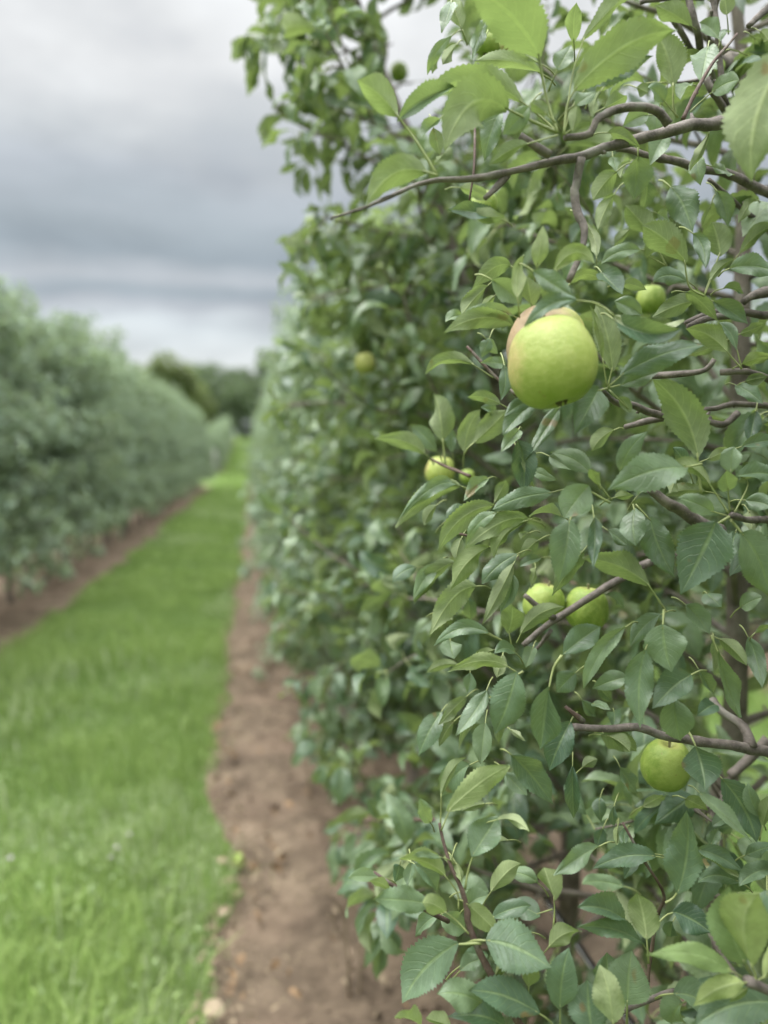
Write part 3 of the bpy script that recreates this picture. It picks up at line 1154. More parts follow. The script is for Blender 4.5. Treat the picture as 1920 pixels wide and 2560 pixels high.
LEAFSPEC['right_spur'] = """
e 1100 775 735 150 360 u .68 h=.10 s=1105,900;1125,1060
e 1010 860 380 1040 320 t .655 b=.10 f=.4 s=1130,830
e 1195 990 880 900 190 u .67 b=.40 y=.3 s=1270,1110;1345,1225
e 480 890 700 570 160 t .72 h=-.10
e 235 900 -80 740 200 t .70 b=.12
e 230 1000 30 1265 260 t .64 p=.2 f=.35 s=400,1140
e 330 1010 250 870 140 u .66 y=.5 s=410,1120
e 1365 900 1385 690 200 t .72 s=1350,1040
e 1345 1040 1330 880 180 t .70 s=1355,1215
e 1400 930 1720 930 210 t .70 b=.10 s=1500,990;1385,1230
e 1225 1220 930 1100 180 t .70 b=.06 s=1350,1250
e 1240 1290 960 1870 430 t .69 h=.08 f=.3 s=1350,1250
e 1440 1380 1680 1900 360 t .71 h=.04 s=1360,1270
e 600 1180 610 1490 200 t .78 s=580,1150
e 720 1250 910 1730 250 t .78 k=.4 s=600,1150
e 270 1260 265 1670 130 t .69 k=.8
e 430 560 255 730 150 u .88
e 1400 200 1620 350 130 t .84 b=.08
e 1560 410 1510 670 130 t .92 k=.8
e 1450 690 1760 640 130 t .80 b=.06
e 1180 790 1350 700 110 u .76
e 950 900 880 1060 220 u .80
e 1020 870 900 700 130 t .8 k=.6
e 1160 1050 840 1080 130 u .82 b=.1
e 1480 1120 1700 1180 180 t .80 k=.3
e 1500 1200 1530 1380 130 u .80
e 1400 1370 1370 1600 120 t .76 k=.7
e 380 1360 540 1480 180 t .84
e 430 1100 590 1080 110 u .80 y=.2
e 620 1080 660 1040 60 t .8
h 720 270 180 50 270 u .78 s=850,480 h=.02
h 820 580 890 955 340 t .71 k=.3 f=.35
h 800 500 560 750 190 t .77
h 1000 420 1195 660 190 t .77
h 680 780 640 1410 235 t .71 p=.2 h=-.06
h 1045 980 735 1250 280 t .75 k=.5
h 910 1175 960 1505 290 t .77 k=.2
h 1260 790 1440 1320 270 t .73 s=1235,740;1205,665
h 1270 690 1490 910 190 u .77 s=1205,665
h 1500 680 1610 1090 140 t .79
h 540 1000 255 1090 170 t .84 b=.08
h 1100 930 1240 1160 170 t .79
h 1240 1220 1085 1310 150 t .92 k=.7
h 330 1460 610 1590 200 u .83 b=.06 y=.1
h 370 340 510 450 110 t .98
h 1440 440 1620 360 150 t .84
h 1170 330 1290 440 160 t .82
h 1230 720 1230 980 80 u .76
h 1560 640 1700 600 110 u .78
h 260 1210 400 1260 110 t .88
h 1540 0 1350 200 150 t .78 k=.7
h 300 1060 420 1200 120 t .9 k=.6
h 430 1270 420 1400 120 t .9 k=.6
"""
LEAFSPEC['left_spray'] = """
f 1210 -20 945 280 190 t .74 p=.1
f 1060 320 1110 745 260 t .79 k=.7
f 1065 420 1205 710 70 u .78 p=.6 h=-.05
f 1070 240 930 420 150 t .80
f 1400 60 1130 480 130 t .80 h=.06 y=.1
f 470 330 400 -50 260 u 1.10 s=490,520
f 420 410 210 200 140 t 1.12 p=.3 b=.06
f 545 420 530 210 110 t 1.12 p=.3
f 330 430 -80 310 170 u 1.10
f 640 410 770 80 190 u 1.05
f 720 340 980 80 230 u .98 b=.05
f 615 690 95 1020 180 u .95 b=.22 f=.5
f 580 670 120 950 120 t .955 b=.24
f 825 630 635 810 150 t .90 b=.10
f 880 820 970 640 130 u .92
f 1345 740 860 880 170 t .74 b=.06 s=1500,700
f 1150 950 655 1180 180 u .72 b=.18 f=.5
f 900 900 660 1150 120 t .715 b=.16 p=.2
f 880 840 435 1200 220 u .79 b=.16 y=.15
f 1145 960 875 1265 240 u .74 b=.12 h=-.12 y=.35
f 845 1170 535 1510 220 u .77 b=.10 h=-.08 y=.35
f 1480 960 1390 1460 290 t .69 p=.15 h=.04 s=1500,900
f 1590 1200 1340 1560 200 u .75 h=.06
f 560 1290 240 1620 170 u .90 b=.10
f 420 1310 230 1600 140 t .905 b=.08 p=.2
f 1420 930 1155 930 190 u .79 p=.5 b=.10
f 1060 1230 780 1470 170 t .82 b=.06
f 900 100 770 60 110 t 1.0
f 500 960 630 830 130 t .98
f 420 840 320 1000 100 u 1.0
f 620 1100 570 1290 120 u .84
f 1180 560 1380 640 100 t .85 p=.6
f 1320 450 1490 560 160 t .8 p=.6
f 1160 1060 1090 1120 90 u .85
f 1230 1120 1080 1270 120 u .86
f 1250 1260 1080 1330 100 t .88
g 600 210 235 610 210 u .82 b=.22 y=.1
g 910 20 655 520 150 u .81 p=.2 h=.05
g 900 120 800 430 230 t .84 p=.25
g 705 580 265 690 140 t .79 b=.24 p=.15 s=840,655
g 700 590 420 600 80 u .795 b=.14 s=840,655
g 860 585 890 345 200 u .80 y=.4 s=890,690
g 960 590 1315 370 150 u .82 b=.14 y=.1 s=930,660
g 860 850 380 890 130 u .74 b=.16 y=.4 s=930,895
g 930 890 755 1385 290 t .715 f=.45 s=980,890
g 690 1040 445 1400 180 t .74 b=.04 p=.15
g 660 1140 470 1510 120 u .745
g 1190 1010 1120 1510 350 t .73 s=1225,860;1290,760
g 1300 750 1600 530 240 t .79 b=.08 s=1225,860
h 520 600 190 1090 170 t .74 b=.10 h=-.06 p=.2
g 330 1210 145 1570 190 t .92 p=.15
g 530 1090 300 1320 130 u .92
g 430 1290 310 1490 140 u .93
g 680 1300 640 1630 180 t .84
g 1360 1290 1190 1680 230 t .83 k=.5
g 740 720 565 790 90 u .82 y=.3
g 920 740 750 750 120 t .80 b=.2
g 870 1345 1000 1445 60 u .84 p=.6
g 560 900 530 1060 130 t .85
g 400 640 430 790 180 t .88
g 1060 700 1000 860 130 t .86
g 820 750 770 940 120 u .86
g 1400 900 1250 1050 180 t .84 k=.4
g 1080 60 1040 230 100 u .9 y=.3
g 800 1210 790 1460 110 u .8
g 560 120 500 320 140 t .95 k=.5
g 1130 10 1150 30 0 t .9
g 1450 1120 1560 1250 130 t .88 k=.6
g 480 840 210 900 130 u .95 b=.12
g 130 60 -60 180 130 t 1.0
g 300 420 420 480 110 u .95
g 540 300 560 480 140 t .97 k=.5
"""
LEAFSPEC['upright'] = """
m 880 1240 640 1290 130 t 1.5 p=.2
m 800 1290 660 1400 110 t 1.52 k=.4
m 900 1420 740 1540 120 t 1.55 k=.4
m 920 1590 760 1650 110 t 1.5 p=.2
m 900 1610 800 1850 110 t 1.5
m 950 1620 880 1930 130 t 1.52 k=.4
m 960 1600 1010 1780 120 t 1.55
m 830 860 550 960 110 u 1.7 b=.15
m 740 980 700 1170 100 t 1.7
m 870 1050 690 1200 100 t 1.65
m 560 560 480 670 120 t 1.9 p=.2
m 660 560 640 810 150 t 1.8 k=.5
m 500 420 350 480 100 t 2.0
m 1000 1380 880 1480 120 u 1.5 y=.4
m 1040 1500 1080 1620 110 t 1.5
m 900 880 800 760 120 t 1.6 p=.2
m 940 800 980 660 110 u 1.6
i 760 600 1260 235 215 u .67 b=.10 y=.45 s=712,750 f=.2
i 705 490 930 165 110 u .70 b=.16 h=-.08 s=705,720
i 625 690 540 495 125 t .72 p=.2
i 955 960 1160 640 260 t .68 p=.15 s=930,1060;900,1220 f=.35 w=.05
i 1150 670 1415 765 130 u .675 b=.18 p=.3 y=.3
i 750 1120 365 975 210 u .675 b=.10 y=.55 s=840,1250;850,1380
i 720 970 480 950 60 t .66 p=.5
i 630 1340 165 1300 200 t .66 p=.35 b=.03 w=.06
i 750 1410 560 1330 160 u .662 b=.10 y=.5 s=840,1480;930,1575
i 1110 1240 1345 1015 180 u .74 b=.14 y=.35
i 1480 1170 1200 1100 140 t .77 b=.16 p=.2
i 1620 1310 1530 1045 230 u .73 y=.4 s=1615,1400;1605,1520
i 880 1240 1090 1240 220 t .84
i 900 1370 1095 1270 190 t .82
i 930 1350 1190 1600 180 u .67 y=.5 p=.1
i 1110 1450 1430 1350 160 t .74 b=.08
i 1500 1440 1260 1330 200 t .75 b=.05 s=1600,1380
i 500 1020 690 1250 180 t .84 k=.4
i 470 1010 440 1200 130 t .85
i 690 1430 505 1600 150 t .79 p=.15
i 720 1420 910 1560 220 t .79
i 1270 150 1610 550 260 t .80 k=.7
i 940 230 710 480 220 t .84 k=.5
i 230 1130 -30 1130 120 t .66 p=.2
i 300 1230 130 1160 90 u .66 y=.4
i 1220 290 1400 480 180 t .88 k=.4
i 1060 540 870 600 130 u .86 b=.05
i 1250 830 1080 920 120 u .84
i 1400 1560 1240 1590 200 t .72
i 800 950 780 1030 120 u .70 y=.4
i 820 1000 870 1170 110 u .70 y=.3
i 380 1030 340 1170 110 t .88 k=.6
k 320 340 80 600 190 t .655 h=-.08 f=.3 s=420,340
k 440 330 725 450 220 t .655 b=.12 f=.2
k 760 625 800 360 140 t .67
k 670 645 365 545 150 t .655 b=.10
k 420 600 228 560 130 t .67 b=.10 p=.2
k 990 690 930 435 130 u .635 y=.5 p=.35 s=985,740
k 900 730 880 500 190 t .655
k 1050 605 1070 370 180 t .72
k 1125 350 835 270 115 t .71 b=.10 s=1160,400
k 1040 240 835 185 130 t .73 b=.10
k 520 700 275 660 130 t .67 b=.12 k=.4
k 160 700 45 660 100 u .65 y=.5
k 290 700 180 665 90 u .66 y=.4
k 470 500 545 400 110 u .69 y=.5
k 625 530 600 420 110 u .70 y=.4
k 330 460 430 410 80 t .70
k 710 360 855 290 100 u .70 b=.15 y=.3
k 950 540 960 380 120 t .75
k 330 440 450 390 90 t .74
"""
LEAFSPEC['corner'] = """
k 1500 465 1130 392 105 t .55 y=1 p=.2 b=.12 s=1560,495;1590,505 f=.3
k 1590 445 1625 125 240 u .54 y=1 h=-.16 s=1605,480;1600,510 p=.2
k 1560 430 1490 95 190 t .56 y=.7 h=-.12
k 1555 515 1335 612 105 u .54 y=.9 b=.14 s=1590,510
k 1720 600 1340 705 200 t .60 k=.5 b=.12
k 1570 540 1490 600 50 u .55 y=.7 s=1590,510
k 1600 340 1645 110 100 t .60
k 1640 500 1700 300 100 u .55 y=.8 s=1600,510
k 1250 560 1420 620 150 t .7 k=.4
k 1290 600 1240 690 130 t .7
j 935 1255 1010 590 320 t .72 k=.5 s=905,1290;840,1330
j 1080 80 1155 430 340 t .78 k=.5
j 1290 340 1570 850 270 t .80 k=.7
j 1110 450 1530 840 150 t .76 p=.4 h=-.05
j 1590 640 1500 370 130 t .78 p=.2
j 1610 730 1680 450 150 u .78 y=.3 s=1590,830
j 100 240 110 650 180 t .83 k=.6
j 690 1620 615 1240 260 u .69 y=.35 h=.03
j 900 1400 1210 1570 260 t .73 k=.4 s=860,1420;750,1520
j 760 960 255 1060 180 t .79 b=.12
j 740 940 480 980 90 u .795 b=.08 y=.2
j 310 880 -50 1110 190 t .73 b=.05
j 1090 905 1470 1090 150 t .76 k=.6 b=.12
j 1085 930 1455 1140 100 u .765 p=.2 b=.08
j 1430 1165 1095 1175 150 t .79 k=.6 b=.20
j 1680 1060 1425 1200 170 t .77
j 430 560 430 720 90 t .85 k=.5
j 530 740 520 890 85 t .85 k=.5
j 700 1000 680 1140 70 t .85 k=.5
j 610 980 510 1140 90 t .85 k=.5
j 1000 500 1180 590 140 u .80 y=.3 b=.05
j 1200 880 1260 735 120 t .84 p=.5
j 480 250 620 460 150 t .88
j 510 1200 175 1180 140 t .63 b=.08
j 1480 950 1700 880 130 t .78
j 660 560 820 470 100 u .86 y=.2
j 340 740 290 900 110 t .9 k=.5
j 320 490 330 690 110 t .9 k=.6
j 460 720 450 880 60 u .86 y=.4
j 1340 650 1210 720 120 t .88
j 1110 1000 1180 1110 100 u .85 p=.4
j 1650 1230 1560 1600 120 t .70
j 900 1480 880 1600 160 t .75 k=.4
j 180 250 300 180 110 u .88
j 390 0 560 130 190 u .83 y=.15
"""

# crop | radius in photo px at the root end -> tip | depth root -> tip | points from root to tip
BRANCHSPEC = [
    ('shoot', 'P', 5, 3, (1.3, 1.42, 1.5, 1.5, 1.5), 'M_TWIG', 'm1330,1500 m1160,1400 m1020,1450 m940,1560 m905,1600'),
    ('shoot', 'P', 5, 3, (1.3, 1.5, 1.6, 1.65), 'M_TWIG', 'm1250,900 m1050,900 m900,900 m790,900'),
    ('main', 'P', 18, 3, (.86, .80, .76, .73, .69, .66, .64, .625, .60, .57, .55), 'M_BARK',
     'P2090,255 b1365,960 b1000,1010 b600,1110 b200,1225 a1400,1320 a1000,1425 a680,1462 a400,1535 a230,1590 P835,548'),
    ('spur_arch', 'P', 11, 8, (.705, .70, .69, .68, .67, .65, .645, .64), 'M_BARK', 'b870,975 b800,900 b700,868 b560,862 b420,890 b275,965 b240,1050 b40,1085'),
    ('stub', 'P', 10, 8, (.655, .65, .645), 'M_BARK', 'a1580,1250 a1450,1170 a1325,1090'),
    ('stub', 'P', 10, 6, (.66, .65, .64), 'M_BARK', 'a1240,1400 a1150,1490 a1050,1590'),
    ('hanging', 'P', 11, 7, (.685, .69, .69, .68, .67, .66, .65), 'M_BARK', 'b165,1270 b125,1480 c110,120 c135,300 c185,420 c180,600 c80,840'),
    ('twig', 'P', 3.2, 2.5, (.95, .9, .9), 'M_TWIG', 'a978,930 a970,1340 a935,1600'),
    ('shoot', 'P', 5, 3, (.78, .8, .82, .84), 'M_TWIG', 'b985,945 b1170,580 b1300,400 b1420,270'),
    ('shoot', 'P', 9, 8, (1.0, .95, .95), 'M_BARK', 'b1130,420 b1085,200 b1030,-60'),
    ('shoot', 'P', 8, 7, (1.0, .96, .95), 'M_BARK', 'b1040,400 b960,250 b880,120'),
    ('shoot', 'P', 8, 7, (1.0, .95, .95, .95), 'M_BARK', 'b1350,900 b1270,680 b1255,350 b1215,-40'),
    ('shoot', 'P', 9, 8, (.98, .95, .95), 'M_BARK', 'b1340,910 b1230,740 b1170,620'),
    ('shoot', 'P', 9, 7, (1.0, .98, .96), 'M_BARK', 'b1720,10 b1590,120 b1490,220'),
    ('shoot', 'P', 7, 5, (1.0, .98, .96), 'M_BARK', 'b1150,-5 b900,-10 b640,30'),
    ('limb', 'P', 24, 20, (1.22, 1.15, 1.12), 'M_TRUNK', 'b1500,470 b1350,490 b1190,520'),
    ('limb', 'P', 12, 7, (.98, .96, .94, .92, .92), 'M_BARK', 'b1760,1590 b1500,1470 b1280,1380 b1050,1310 b440,1195'),
    ('shoot', 'P', 7, 5, (1.0, .98, .97, .96), 'M_BARK', 'c1720,480 c1500,280 c1350,160 c1180,20'),
    ('limb', 'P', 13, 8, (.95, .93, .9, .9), 'M_BARK', 'c1850,900 c1650,920 c1540,960 c1480,1010'),
    ('limb', 'P', 11, 8, (.98, .93, .9, .88, .87), 'M_BARK', 'c1850,1110 c1600,1105 c1330,1120 c1180,1140 c1020,1210'),
    ('limb', 'P', 9, 6, (.92, .9, .88), 'M_BARK', 'c1330,1090 c1180,1100 c1000,1180'),
    ('spur', 'P', 9, 6, (.84, .80, .79, .78), 'M_BARK', 'e740,120 e980,112 e1150,85 e1225,0'),
    ('limb', 'P', 9, 7, (.92, .86, .84, .84), 'M_BARK', 'e1800,220 e1600,150 e1440,110 e1270,100'),
    ('limb', 'P', 8, 6, (.98, .94, .9), 'M_BARK', 'e1800,370 e1420,350 e1160,395'),
    ('limb', 'P', 11, 7, (.96, .88, .8, .72, .68), 'M_BARK', 'e1180,470 e900,450 e640,395 e430,330 e340,230'),
    ('spur', 'P', 9, 7, (.88, .86, .85), 'M_BARK', 'e830,470 e660,510 e520,540'),
    ('spur', 'P', 9, 6, (.92, .9, .9), 'M_BARK', 'e1420,430 e1300,510 e1160,470'),
    ('limb', 'P', 18, 12, (.86, .76, .73, .72), 'M_BARK', 'e1280,1380 e1120,1320 e930,1190 e715,1010'),
    ('limb', 'P', 10, 8, (.9, .8, .76, .70), 'M_BARK', 'e1850,1300 e1650,1285 e1520,1280 e1370,1250'),
    ('twig', 'P', 11, 7, (1.02, .98, .96, .95), 'M_BARK', 'h760,50 h400,270 g1220,480 g985,675'),
    ('spur', 'P', 8, 6, (.96, .95, .95), 'M_BARK', 'g1225,475 g1140,420 g985,280'),
    ('spur', 'P', 5, 4, (.96, .97, .98), 'M_BARK', 'g1210,560 g1140,650 g1060,735'),
    ('limb', 'P', 14, 8, (.95, .88, .85, .84, .83), 'M_BARK', 'h1850,1620 h1500,1565 h950,1495 h600,1415 h90,1395'),
    ('spur', 'P', 7, 4, (.84, .83, .83), 'M_TWIG', 'h180,1360 h110,1300 h35,1235'),
    ('limb', 'P', 13, 10, (.88, .9, .92, .94), 'M_BARK', 'h1500,1560 h1450,1410 h1310,1290 h1240,1170'),
    ('shoot', 'P', 11, 3.5, (.70, .68, .675, .675, .675, .68, .685, .69, .69), 'M_TWIG', 'k640,800 k545,620 i950,1560 i920,1380 i880,1220 i800,1070 i750,930 i715,810 i690,700'),
    ('twig', 'P', 6, 5, (.74, .70, .67, .66), 'M_TWIG', 'i760,1475 i570,1380 i360,1225 i165,1085'),
    ('twig', 'P', 4.5, 3.5, (.84, .86, .88), 'M_TWIG', 'd740,1430 d600,1310 d350,1040'),
    ('twig', 'P', 4.5, 3, (.9, .86, .82, .8, .8), 'M_TWIG', 'k1135,540 j760,1500 j830,1280 j680,1000 j500,690'),
    ('limb', 'P', 8, 6, (.8, .76, .74, .73), 'M_BARK', 'k1320,540 k1190,565 k1100,612 k1010,650'),
    ('limb', 'P', 13, 12, (.58, .56, .545), 'M_BARK', 'k1850,610 k1680,545 k1580,500'),
    ('limb', 'P', 12, 12, (1.1, 1.1, 1.1), 'M_BARK', 'j1350,340 j1500,180 j1640,20'),
    ('twig', 'P', 4, 2.5, (.8, .76, .74), 'M_TWIG', 'k735,330 k735,240 i1605,1440'),
    ('twig', 'P', 4.5, 3, (1.05, 1.1, 1.12), 'M_TWIG', 'f690,610 f500,535 f380,470'),
    ('twig', 'P', 3.5, 3, (.8, .79, .78), 'M_TWIG', 'f800,1115 f720,1095 f600,1065'),
]
hero_r = random.Random(5)
hero_g = np.random.default_rng(5)


def hero_leaf(acc, B, T, mid, W, N, fold, curl, wave, twist, var, nr=40, nc=10):
    t = np.linspace(0, 1, nr + 1)[:, None]
    P = (1 - t) ** 2 * B + 2 * t * (1 - t) * mid + t ** 2 * T
    L = np.linalg.norm(np.diff(P, axis=0), axis=1).sum()
    Tn = unit(np.gradient(P, axis=0))
    Nn = unit(N[None] - Tn * (Tn @ N)[:, None])
    Sn = np.cross(Tn, Nn)
    tt = t[:, 0]
    a = twist * (tt - 0.4)
    Nr = Nn * np.cos(a)[:, None] + Sn * np.sin(a)[:, None]
    Sr = np.cross(Tn, Nr)
    s = np.linspace(-1, 1, nc + 1)
    w = np.interp(tt, WT, WW) / 0.30 * W * 0.5
    zig = np.where(np.arange(nr + 1) % 2 == 0, 1.02, 0.90) + np.array([hero_r.uniform(-.025, .025) for _ in range(nr + 1)])
    asym = 1 + 0.08 * hero_r.uniform(-1, 1)
    ol = [(hero_r.uniform(.02, .07), hero_r.uniform(5, 12), hero_r.random() * 6.28) for _ in range(2)]
    ph, fq = hero_r.random() * 6.28, hero_r.uniform(8, 13)
    puck = (hero_r.uniform(.006, .03), hero_r.random() * 6.28)
    V = np.zeros((nr + 1, nc + 1, 3))
    for j, sj in enumerate(s):
        ww = w * (zig if abs(sj) > 0.99 else 1) * (asym if sj > 0 else 1)
        o_ = ol[0 if sj > 0 else 1]
        ww = ww * (1 + o_[0] * np.sin(o_[1] * tt + o_[2]))
        f = fold * (1 - 0.5 * tt)
        lift = abs(sj) * ww * np.sin(f) - curl * sj ** 2 * ww + wave * L * sj * sj * np.sin(fq * tt + ph + (1.5 if sj > 0 else 0)) * np.sin(PI * tt)
        aj = abs(sj)
        lift = lift + 0.0075 * L * np.cos(2 * PI * 8.5 * (tt - 0.27 * aj ** 1.25)) * -4 * aj * (1 - aj) * np.sin(PI * np.clip(tt * 1.05, 0, 1)) ** 0.5
        lift = lift + puck[0] * L * aj * np.sin(tt * 5.1 + puck[1] + 2.4 * sj)
        V[:, j] = P + Sr * (sj * ww * np.cos(f))[:, None] + Nr * lift[:, None]
    i = np.arange(nr)[:, None]
    j = np.arange(nc)[None, :]
    n = nc + 1
    Q = np.stack([i * n + j, i * n + j + 1, (i + 1) * n + j + 1, (i + 1) * n + j], -1).reshape(-1, 4)
    uv = np.stack(np.broadcast_arrays(s[None, :] * .5 + .5, t), -1).reshape(-1, 2)
    acc['V'].append(V.reshape(-1, 3)); acc['Q'].append(Q + acc['n']); acc['U'].append(uv)
    acc['R'].append(np.tile(var, ((nr + 1) * (nc + 1), 1)))
    acc['n'] += (nr + 1) * (nc + 1)


def build_hero():
    root = HERO
    org = np.array(root.location)
    for br in BRANCHSPEC:
        kind, _, r0, r1, ds, mat, pts = br
        toks = pts.split()
        P = []
        for k, tk in enumerate(toks):
            x, y = tk[1:].split(',')
            px, py = cpx(tk[0], float(x), float(y))
            P.append(np.append(at(px, py, dz(ds[k])), dz(ds[k])))
        Sx = spline(np.array(P), 0.006)
        f = np.linspace(0, 1, len(Sx))
        r = (r0 + (r1 - r0) * f ** 1.4) / FP * Sx[:, 3]
        kn = 1 + 0.10 * vnoise(f * len(f) * 0.006, hash(pts) % 97, 60.0) * 0.5
        rr = np.random.default_rng(len(pts) * 7 + int(r0 * 10))
        for _ in range(max(1, len(Sx) // 9)):      # nodes and bud scars
            c = rr.random()
            kn = kn + 0.28 * rr.random() * np.exp(-((f - c) / (0.5 / len(f) * 1.6)) ** 2)
        wig = np.column_stack([vnoise(f * len(f) * 0.006 * 14, len(pts) + q, 2.6) for q in range(3)]) * r.mean() * 0.30
        t = Tubes()
        t.add(Sx[:, :3] + wig - org, r * kn, 12, 0.035)
        for _ in range(int(len(Sx) / 16)):         # side buds
            q = rr.integers(2, len(Sx) - 2)
            dv = unit(rr.standard_normal(3))
            b = Sx[q, :3] - org
            t.add(np.array([b, b + dv * r[q] * 1.1, b + dv * r[q] * 1.9 + np.array([0, 0, r[q] * 0.5])]), [r[q] * .55, r[q] * .5, r[q] * .2], 6, 0.1)
        name = {'main': 'branch', 'limb': 'branch', 'hanging': 'branch', 'spur_arch': 'spur', 'stub': 'pruned_stub'}.get(kind, kind)
        link_mesh(name, t.mesh(name, globals()[mat]), root)
    recs = []
    for grp, txt in LEAFSPEC.items():
        for line in txt.strip().splitlines():
            acc = {'V': [], 'Q': [], 'U': [], 'R': [], 'n': 0}
            pet = Tubes()
            tk = line.split()
            c = tk[0]
            bx, by, tx, ty, w = map(float, tk[1:6])
            if w == 0:
                continue
            side, d = tk[6], dz(float(tk[7]))
            op = {q.split('=')[0]: q.split('=')[1] for q in tk[8:]}
            dd = float(op.get('dd', hero_r.uniform(-.03, .02)))
            b0, h0 = float(op.get('b', hero_r.uniform(-.02, .13))), float(op.get('h', hero_r.uniform(-.09, .09)))
            sc = CROPS[c][2]
            pb, pt_ = cpx(c, bx, by), cpx(c, tx, ty)
            B, T = at(*pb, d), at(*pt_, d + dd)
            ln = np.linalg.norm(T - B)
            view = unit((B + T) / 2 - cO)
            mid = (B + T) / 2 + cU * b0 * ln * 1.6 + cR * h0 * ln * 1.6 - view * hero_r.uniform(-.22, .28) * ln
            W = w * sc / FP * d * 1.07
            N = (-view if side == 't' else view) + UPV * hero_r.uniform(.25, .6) * float(op.get('n', 1)) + cR * hero_r.uniform(-.35, .35)
            var = (max(0.0, min(1.0, hero_r.uniform(.15, .85) - .8 * float(op.get('k', 0)))), float(op.get('y', max(0, hero_r.uniform(-.1, .15)))), float(op.get('p', 0)))
            hero_leaf(acc, B - org, T - org, mid - org, W, unit(N), float(op.get('f', hero_r.choice((hero_r.uniform(.15, .8), hero_r.uniform(.5, 1.2))))), hero_r.uniform(-.08, .42),
                      float(op.get('w', hero_r.uniform(0.018, .065))), hero_r.uniform(-1.1, 1.1), var)
            tan0 = unit(mid - B)
            pts = [B + tan0 * 0.004]
            if 's' in op:
                for q in op['s'].split(';'):
                    x, y = map(float, q.split(','))
                    pts.append(at(*cpx(c, x, y), d + .004))
            else:
                pts += [B - tan0 * 0.010 + view * .006, B - tan0 * 0.018 - np.array([0, 0, .003]) + view * .022]
            sp = spline(np.array(pts) - org, 0.004)
            pr = max(0.0007, min(0.0012, W * 0.026))
            pet.add(sp, np.linspace(pr * 0.8, pr * 1.35, len(sp)), 6)
            recs.append((W * ln, acc['V'][0], acc['Q'][0], acc['U'][0], acc['R'][0], np.vstack(pet.V), np.vstack(pet.Q)))
    recs.sort(key=lambda q: -q[0])

    def leaf_obj(name, rs):
        V, Q, U, R, MI, n = [], [], [], [], [], 0
        for _, v, q, u, r_, pv, pq in rs:
            V += [v, pv]; Q += [q + n, pq + n + len(v)]
            U += [u, np.tile([0.5, 0.0], (len(pv), 1))]; R += [r_, np.zeros((len(pv), 3))]
            MI += [np.zeros(len(q), np.int32), np.ones(len(pq), np.int32)]
            n += len(v) + len(pv)
        me = np_mesh(name, np.vstack(V), np.vstack(Q), M_LEAF, np.vstack(U), np.vstack(R))
        me.materials.append(M_PETIOLE)
        mi = np.concatenate(MI)
        if len(me.polygons) == len(mi):
            me.polygons.foreach_set('material_index', mi)
        return link_mesh(name, me, root)

    for q in recs[:100]:
        leaf_obj('leaf', [q])
    leaf_obj('leaf', recs[100:])['kind'] = 'stuff'


build_hero()


# ------------------------------------------------------------------ apples
def apple_meshes(mat, seed):
    rg = np.random.default_rng(seed)
    prof = np.array([(0.0, 0.70), (0.06, 0.69), (0.14, 0.74), (0.24, 0.82), (0.38, 0.865), (0.56, 0.81), (0.74, 0.665), (0.88, 0.44), (0.965, 0.17), (1.0, -0.08),
                     (0.975, -0.33), (0.89, -0.56), (0.76, -0.74), (0.60, -0.865), (0.44, -0.93), (0.31, -0.93), (0.21, -0.89), (0.13, -0.83), (0.07, -0.79), (0.0, -0.785)])
    P = spline(np.column_stack([prof, np.zeros(len(prof))]), 0.06)[:, :2]
    n, k = len(P), 40
    a = np.arange(k) * 2 * PI / k
    lob = 1 + 0.03 * np.cos(5 * a + 0.4)[None, :] * np.clip(-P[:, 1] + 0.1, 0, 1)[:, None] + 0.02 * np.cos(2 * a + rg.random() * 6)[None, :] + 0.012 * np.cos(3 * a + rg.random() * 6)[None, :]
    r = np.maximum(P[:, 0], 0.002)[:, None] * lob
    V = np.stack([r * np.cos(a), r * np.sin(a), P[:, 1][:, None] + 0.03 * np.cos(a + 1)[None, :] * P[:, 0][:, None]], -1).reshape(-1, 3)
    i = np.arange(n - 1)[:, None]
    j = np.arange(k)[None, :]
    j2 = (j + 1) % k
    Q = np.stack([i * k + j, (i + 1) * k + j, (i + 1) * k + j2, i * k + j2], -1).reshape(-1, 4)
    body = np_mesh('skin', V, Q, mat)
    st = Tubes()
    st.add(spline([(0, 0, 0.66), (0.02, 0.01, 0.85), (0.06, 0.02, 1.06)], 0.05), np.interp(np.linspace(0, 1, len(spline([(0, 0, 0.66), (0.02, 0.01, 0.85), (0.06, 0.02, 1.06)], 0.05))), [0, 1], [0.045, 0.065]), 7, 0.03)
    ca = Tubes()
    for q in range(5):
        an = q * 2 * PI / 5
        c, s = math.cos(an), math.sin(an)
        ca.add(np.array([(0.05 * c, 0.05 * s, -0.80), (0.12 * c, 0.12 * s, -0.90), (0.10 * c + 0.03 * s, 0.10 * s, -0.99)]), [0.05, 0.045, 0.012], 5, 0.1)
    return body, st.mesh('stem', M_STEM), ca.mesh('calyx', M_CALYX)


AMESH = {'g': apple_meshes(M_APPLE, 1), 'k': apple_meshes(M_APPLE_G, 2), 'p': apple_meshes(M_APPLE_P, 3)}


def put_apple(P, r, key, rot, label, group='apples'):
    e = empty('apple', P)
    e.rotation_euler = rot
    e.scale = (r, r, r * 1.05)
    tag(e, label, 'apple', group)
    for nm, me in zip(('skin', 'stem', 'calyx'), AMESH[key]):
        link_mesh(nm, me, e)
    return e


for (px, py, rp, d, key, rot, lab) in APPLES:
    put_apple(at(px, py, d), rp / FP * d * 0.99, key, rot, lab, 'apples hanging in the right row')

# fallen apple on the soil
def on_ground(px, py, z=0.0):
    v = cF + cR * (px - 960) / FP + cU * (1280 - py) / FP
    d = (z - CAM_H) / v[2]
    return cO + d * v


put_apple(on_ground(597, 2156, 0.045) + np.array([0, 0, 0.006]), 0.028, 'k', (1.2, 0.3, 0.4), 'fallen yellow-green apple lying at the grass edge of the soil', None)

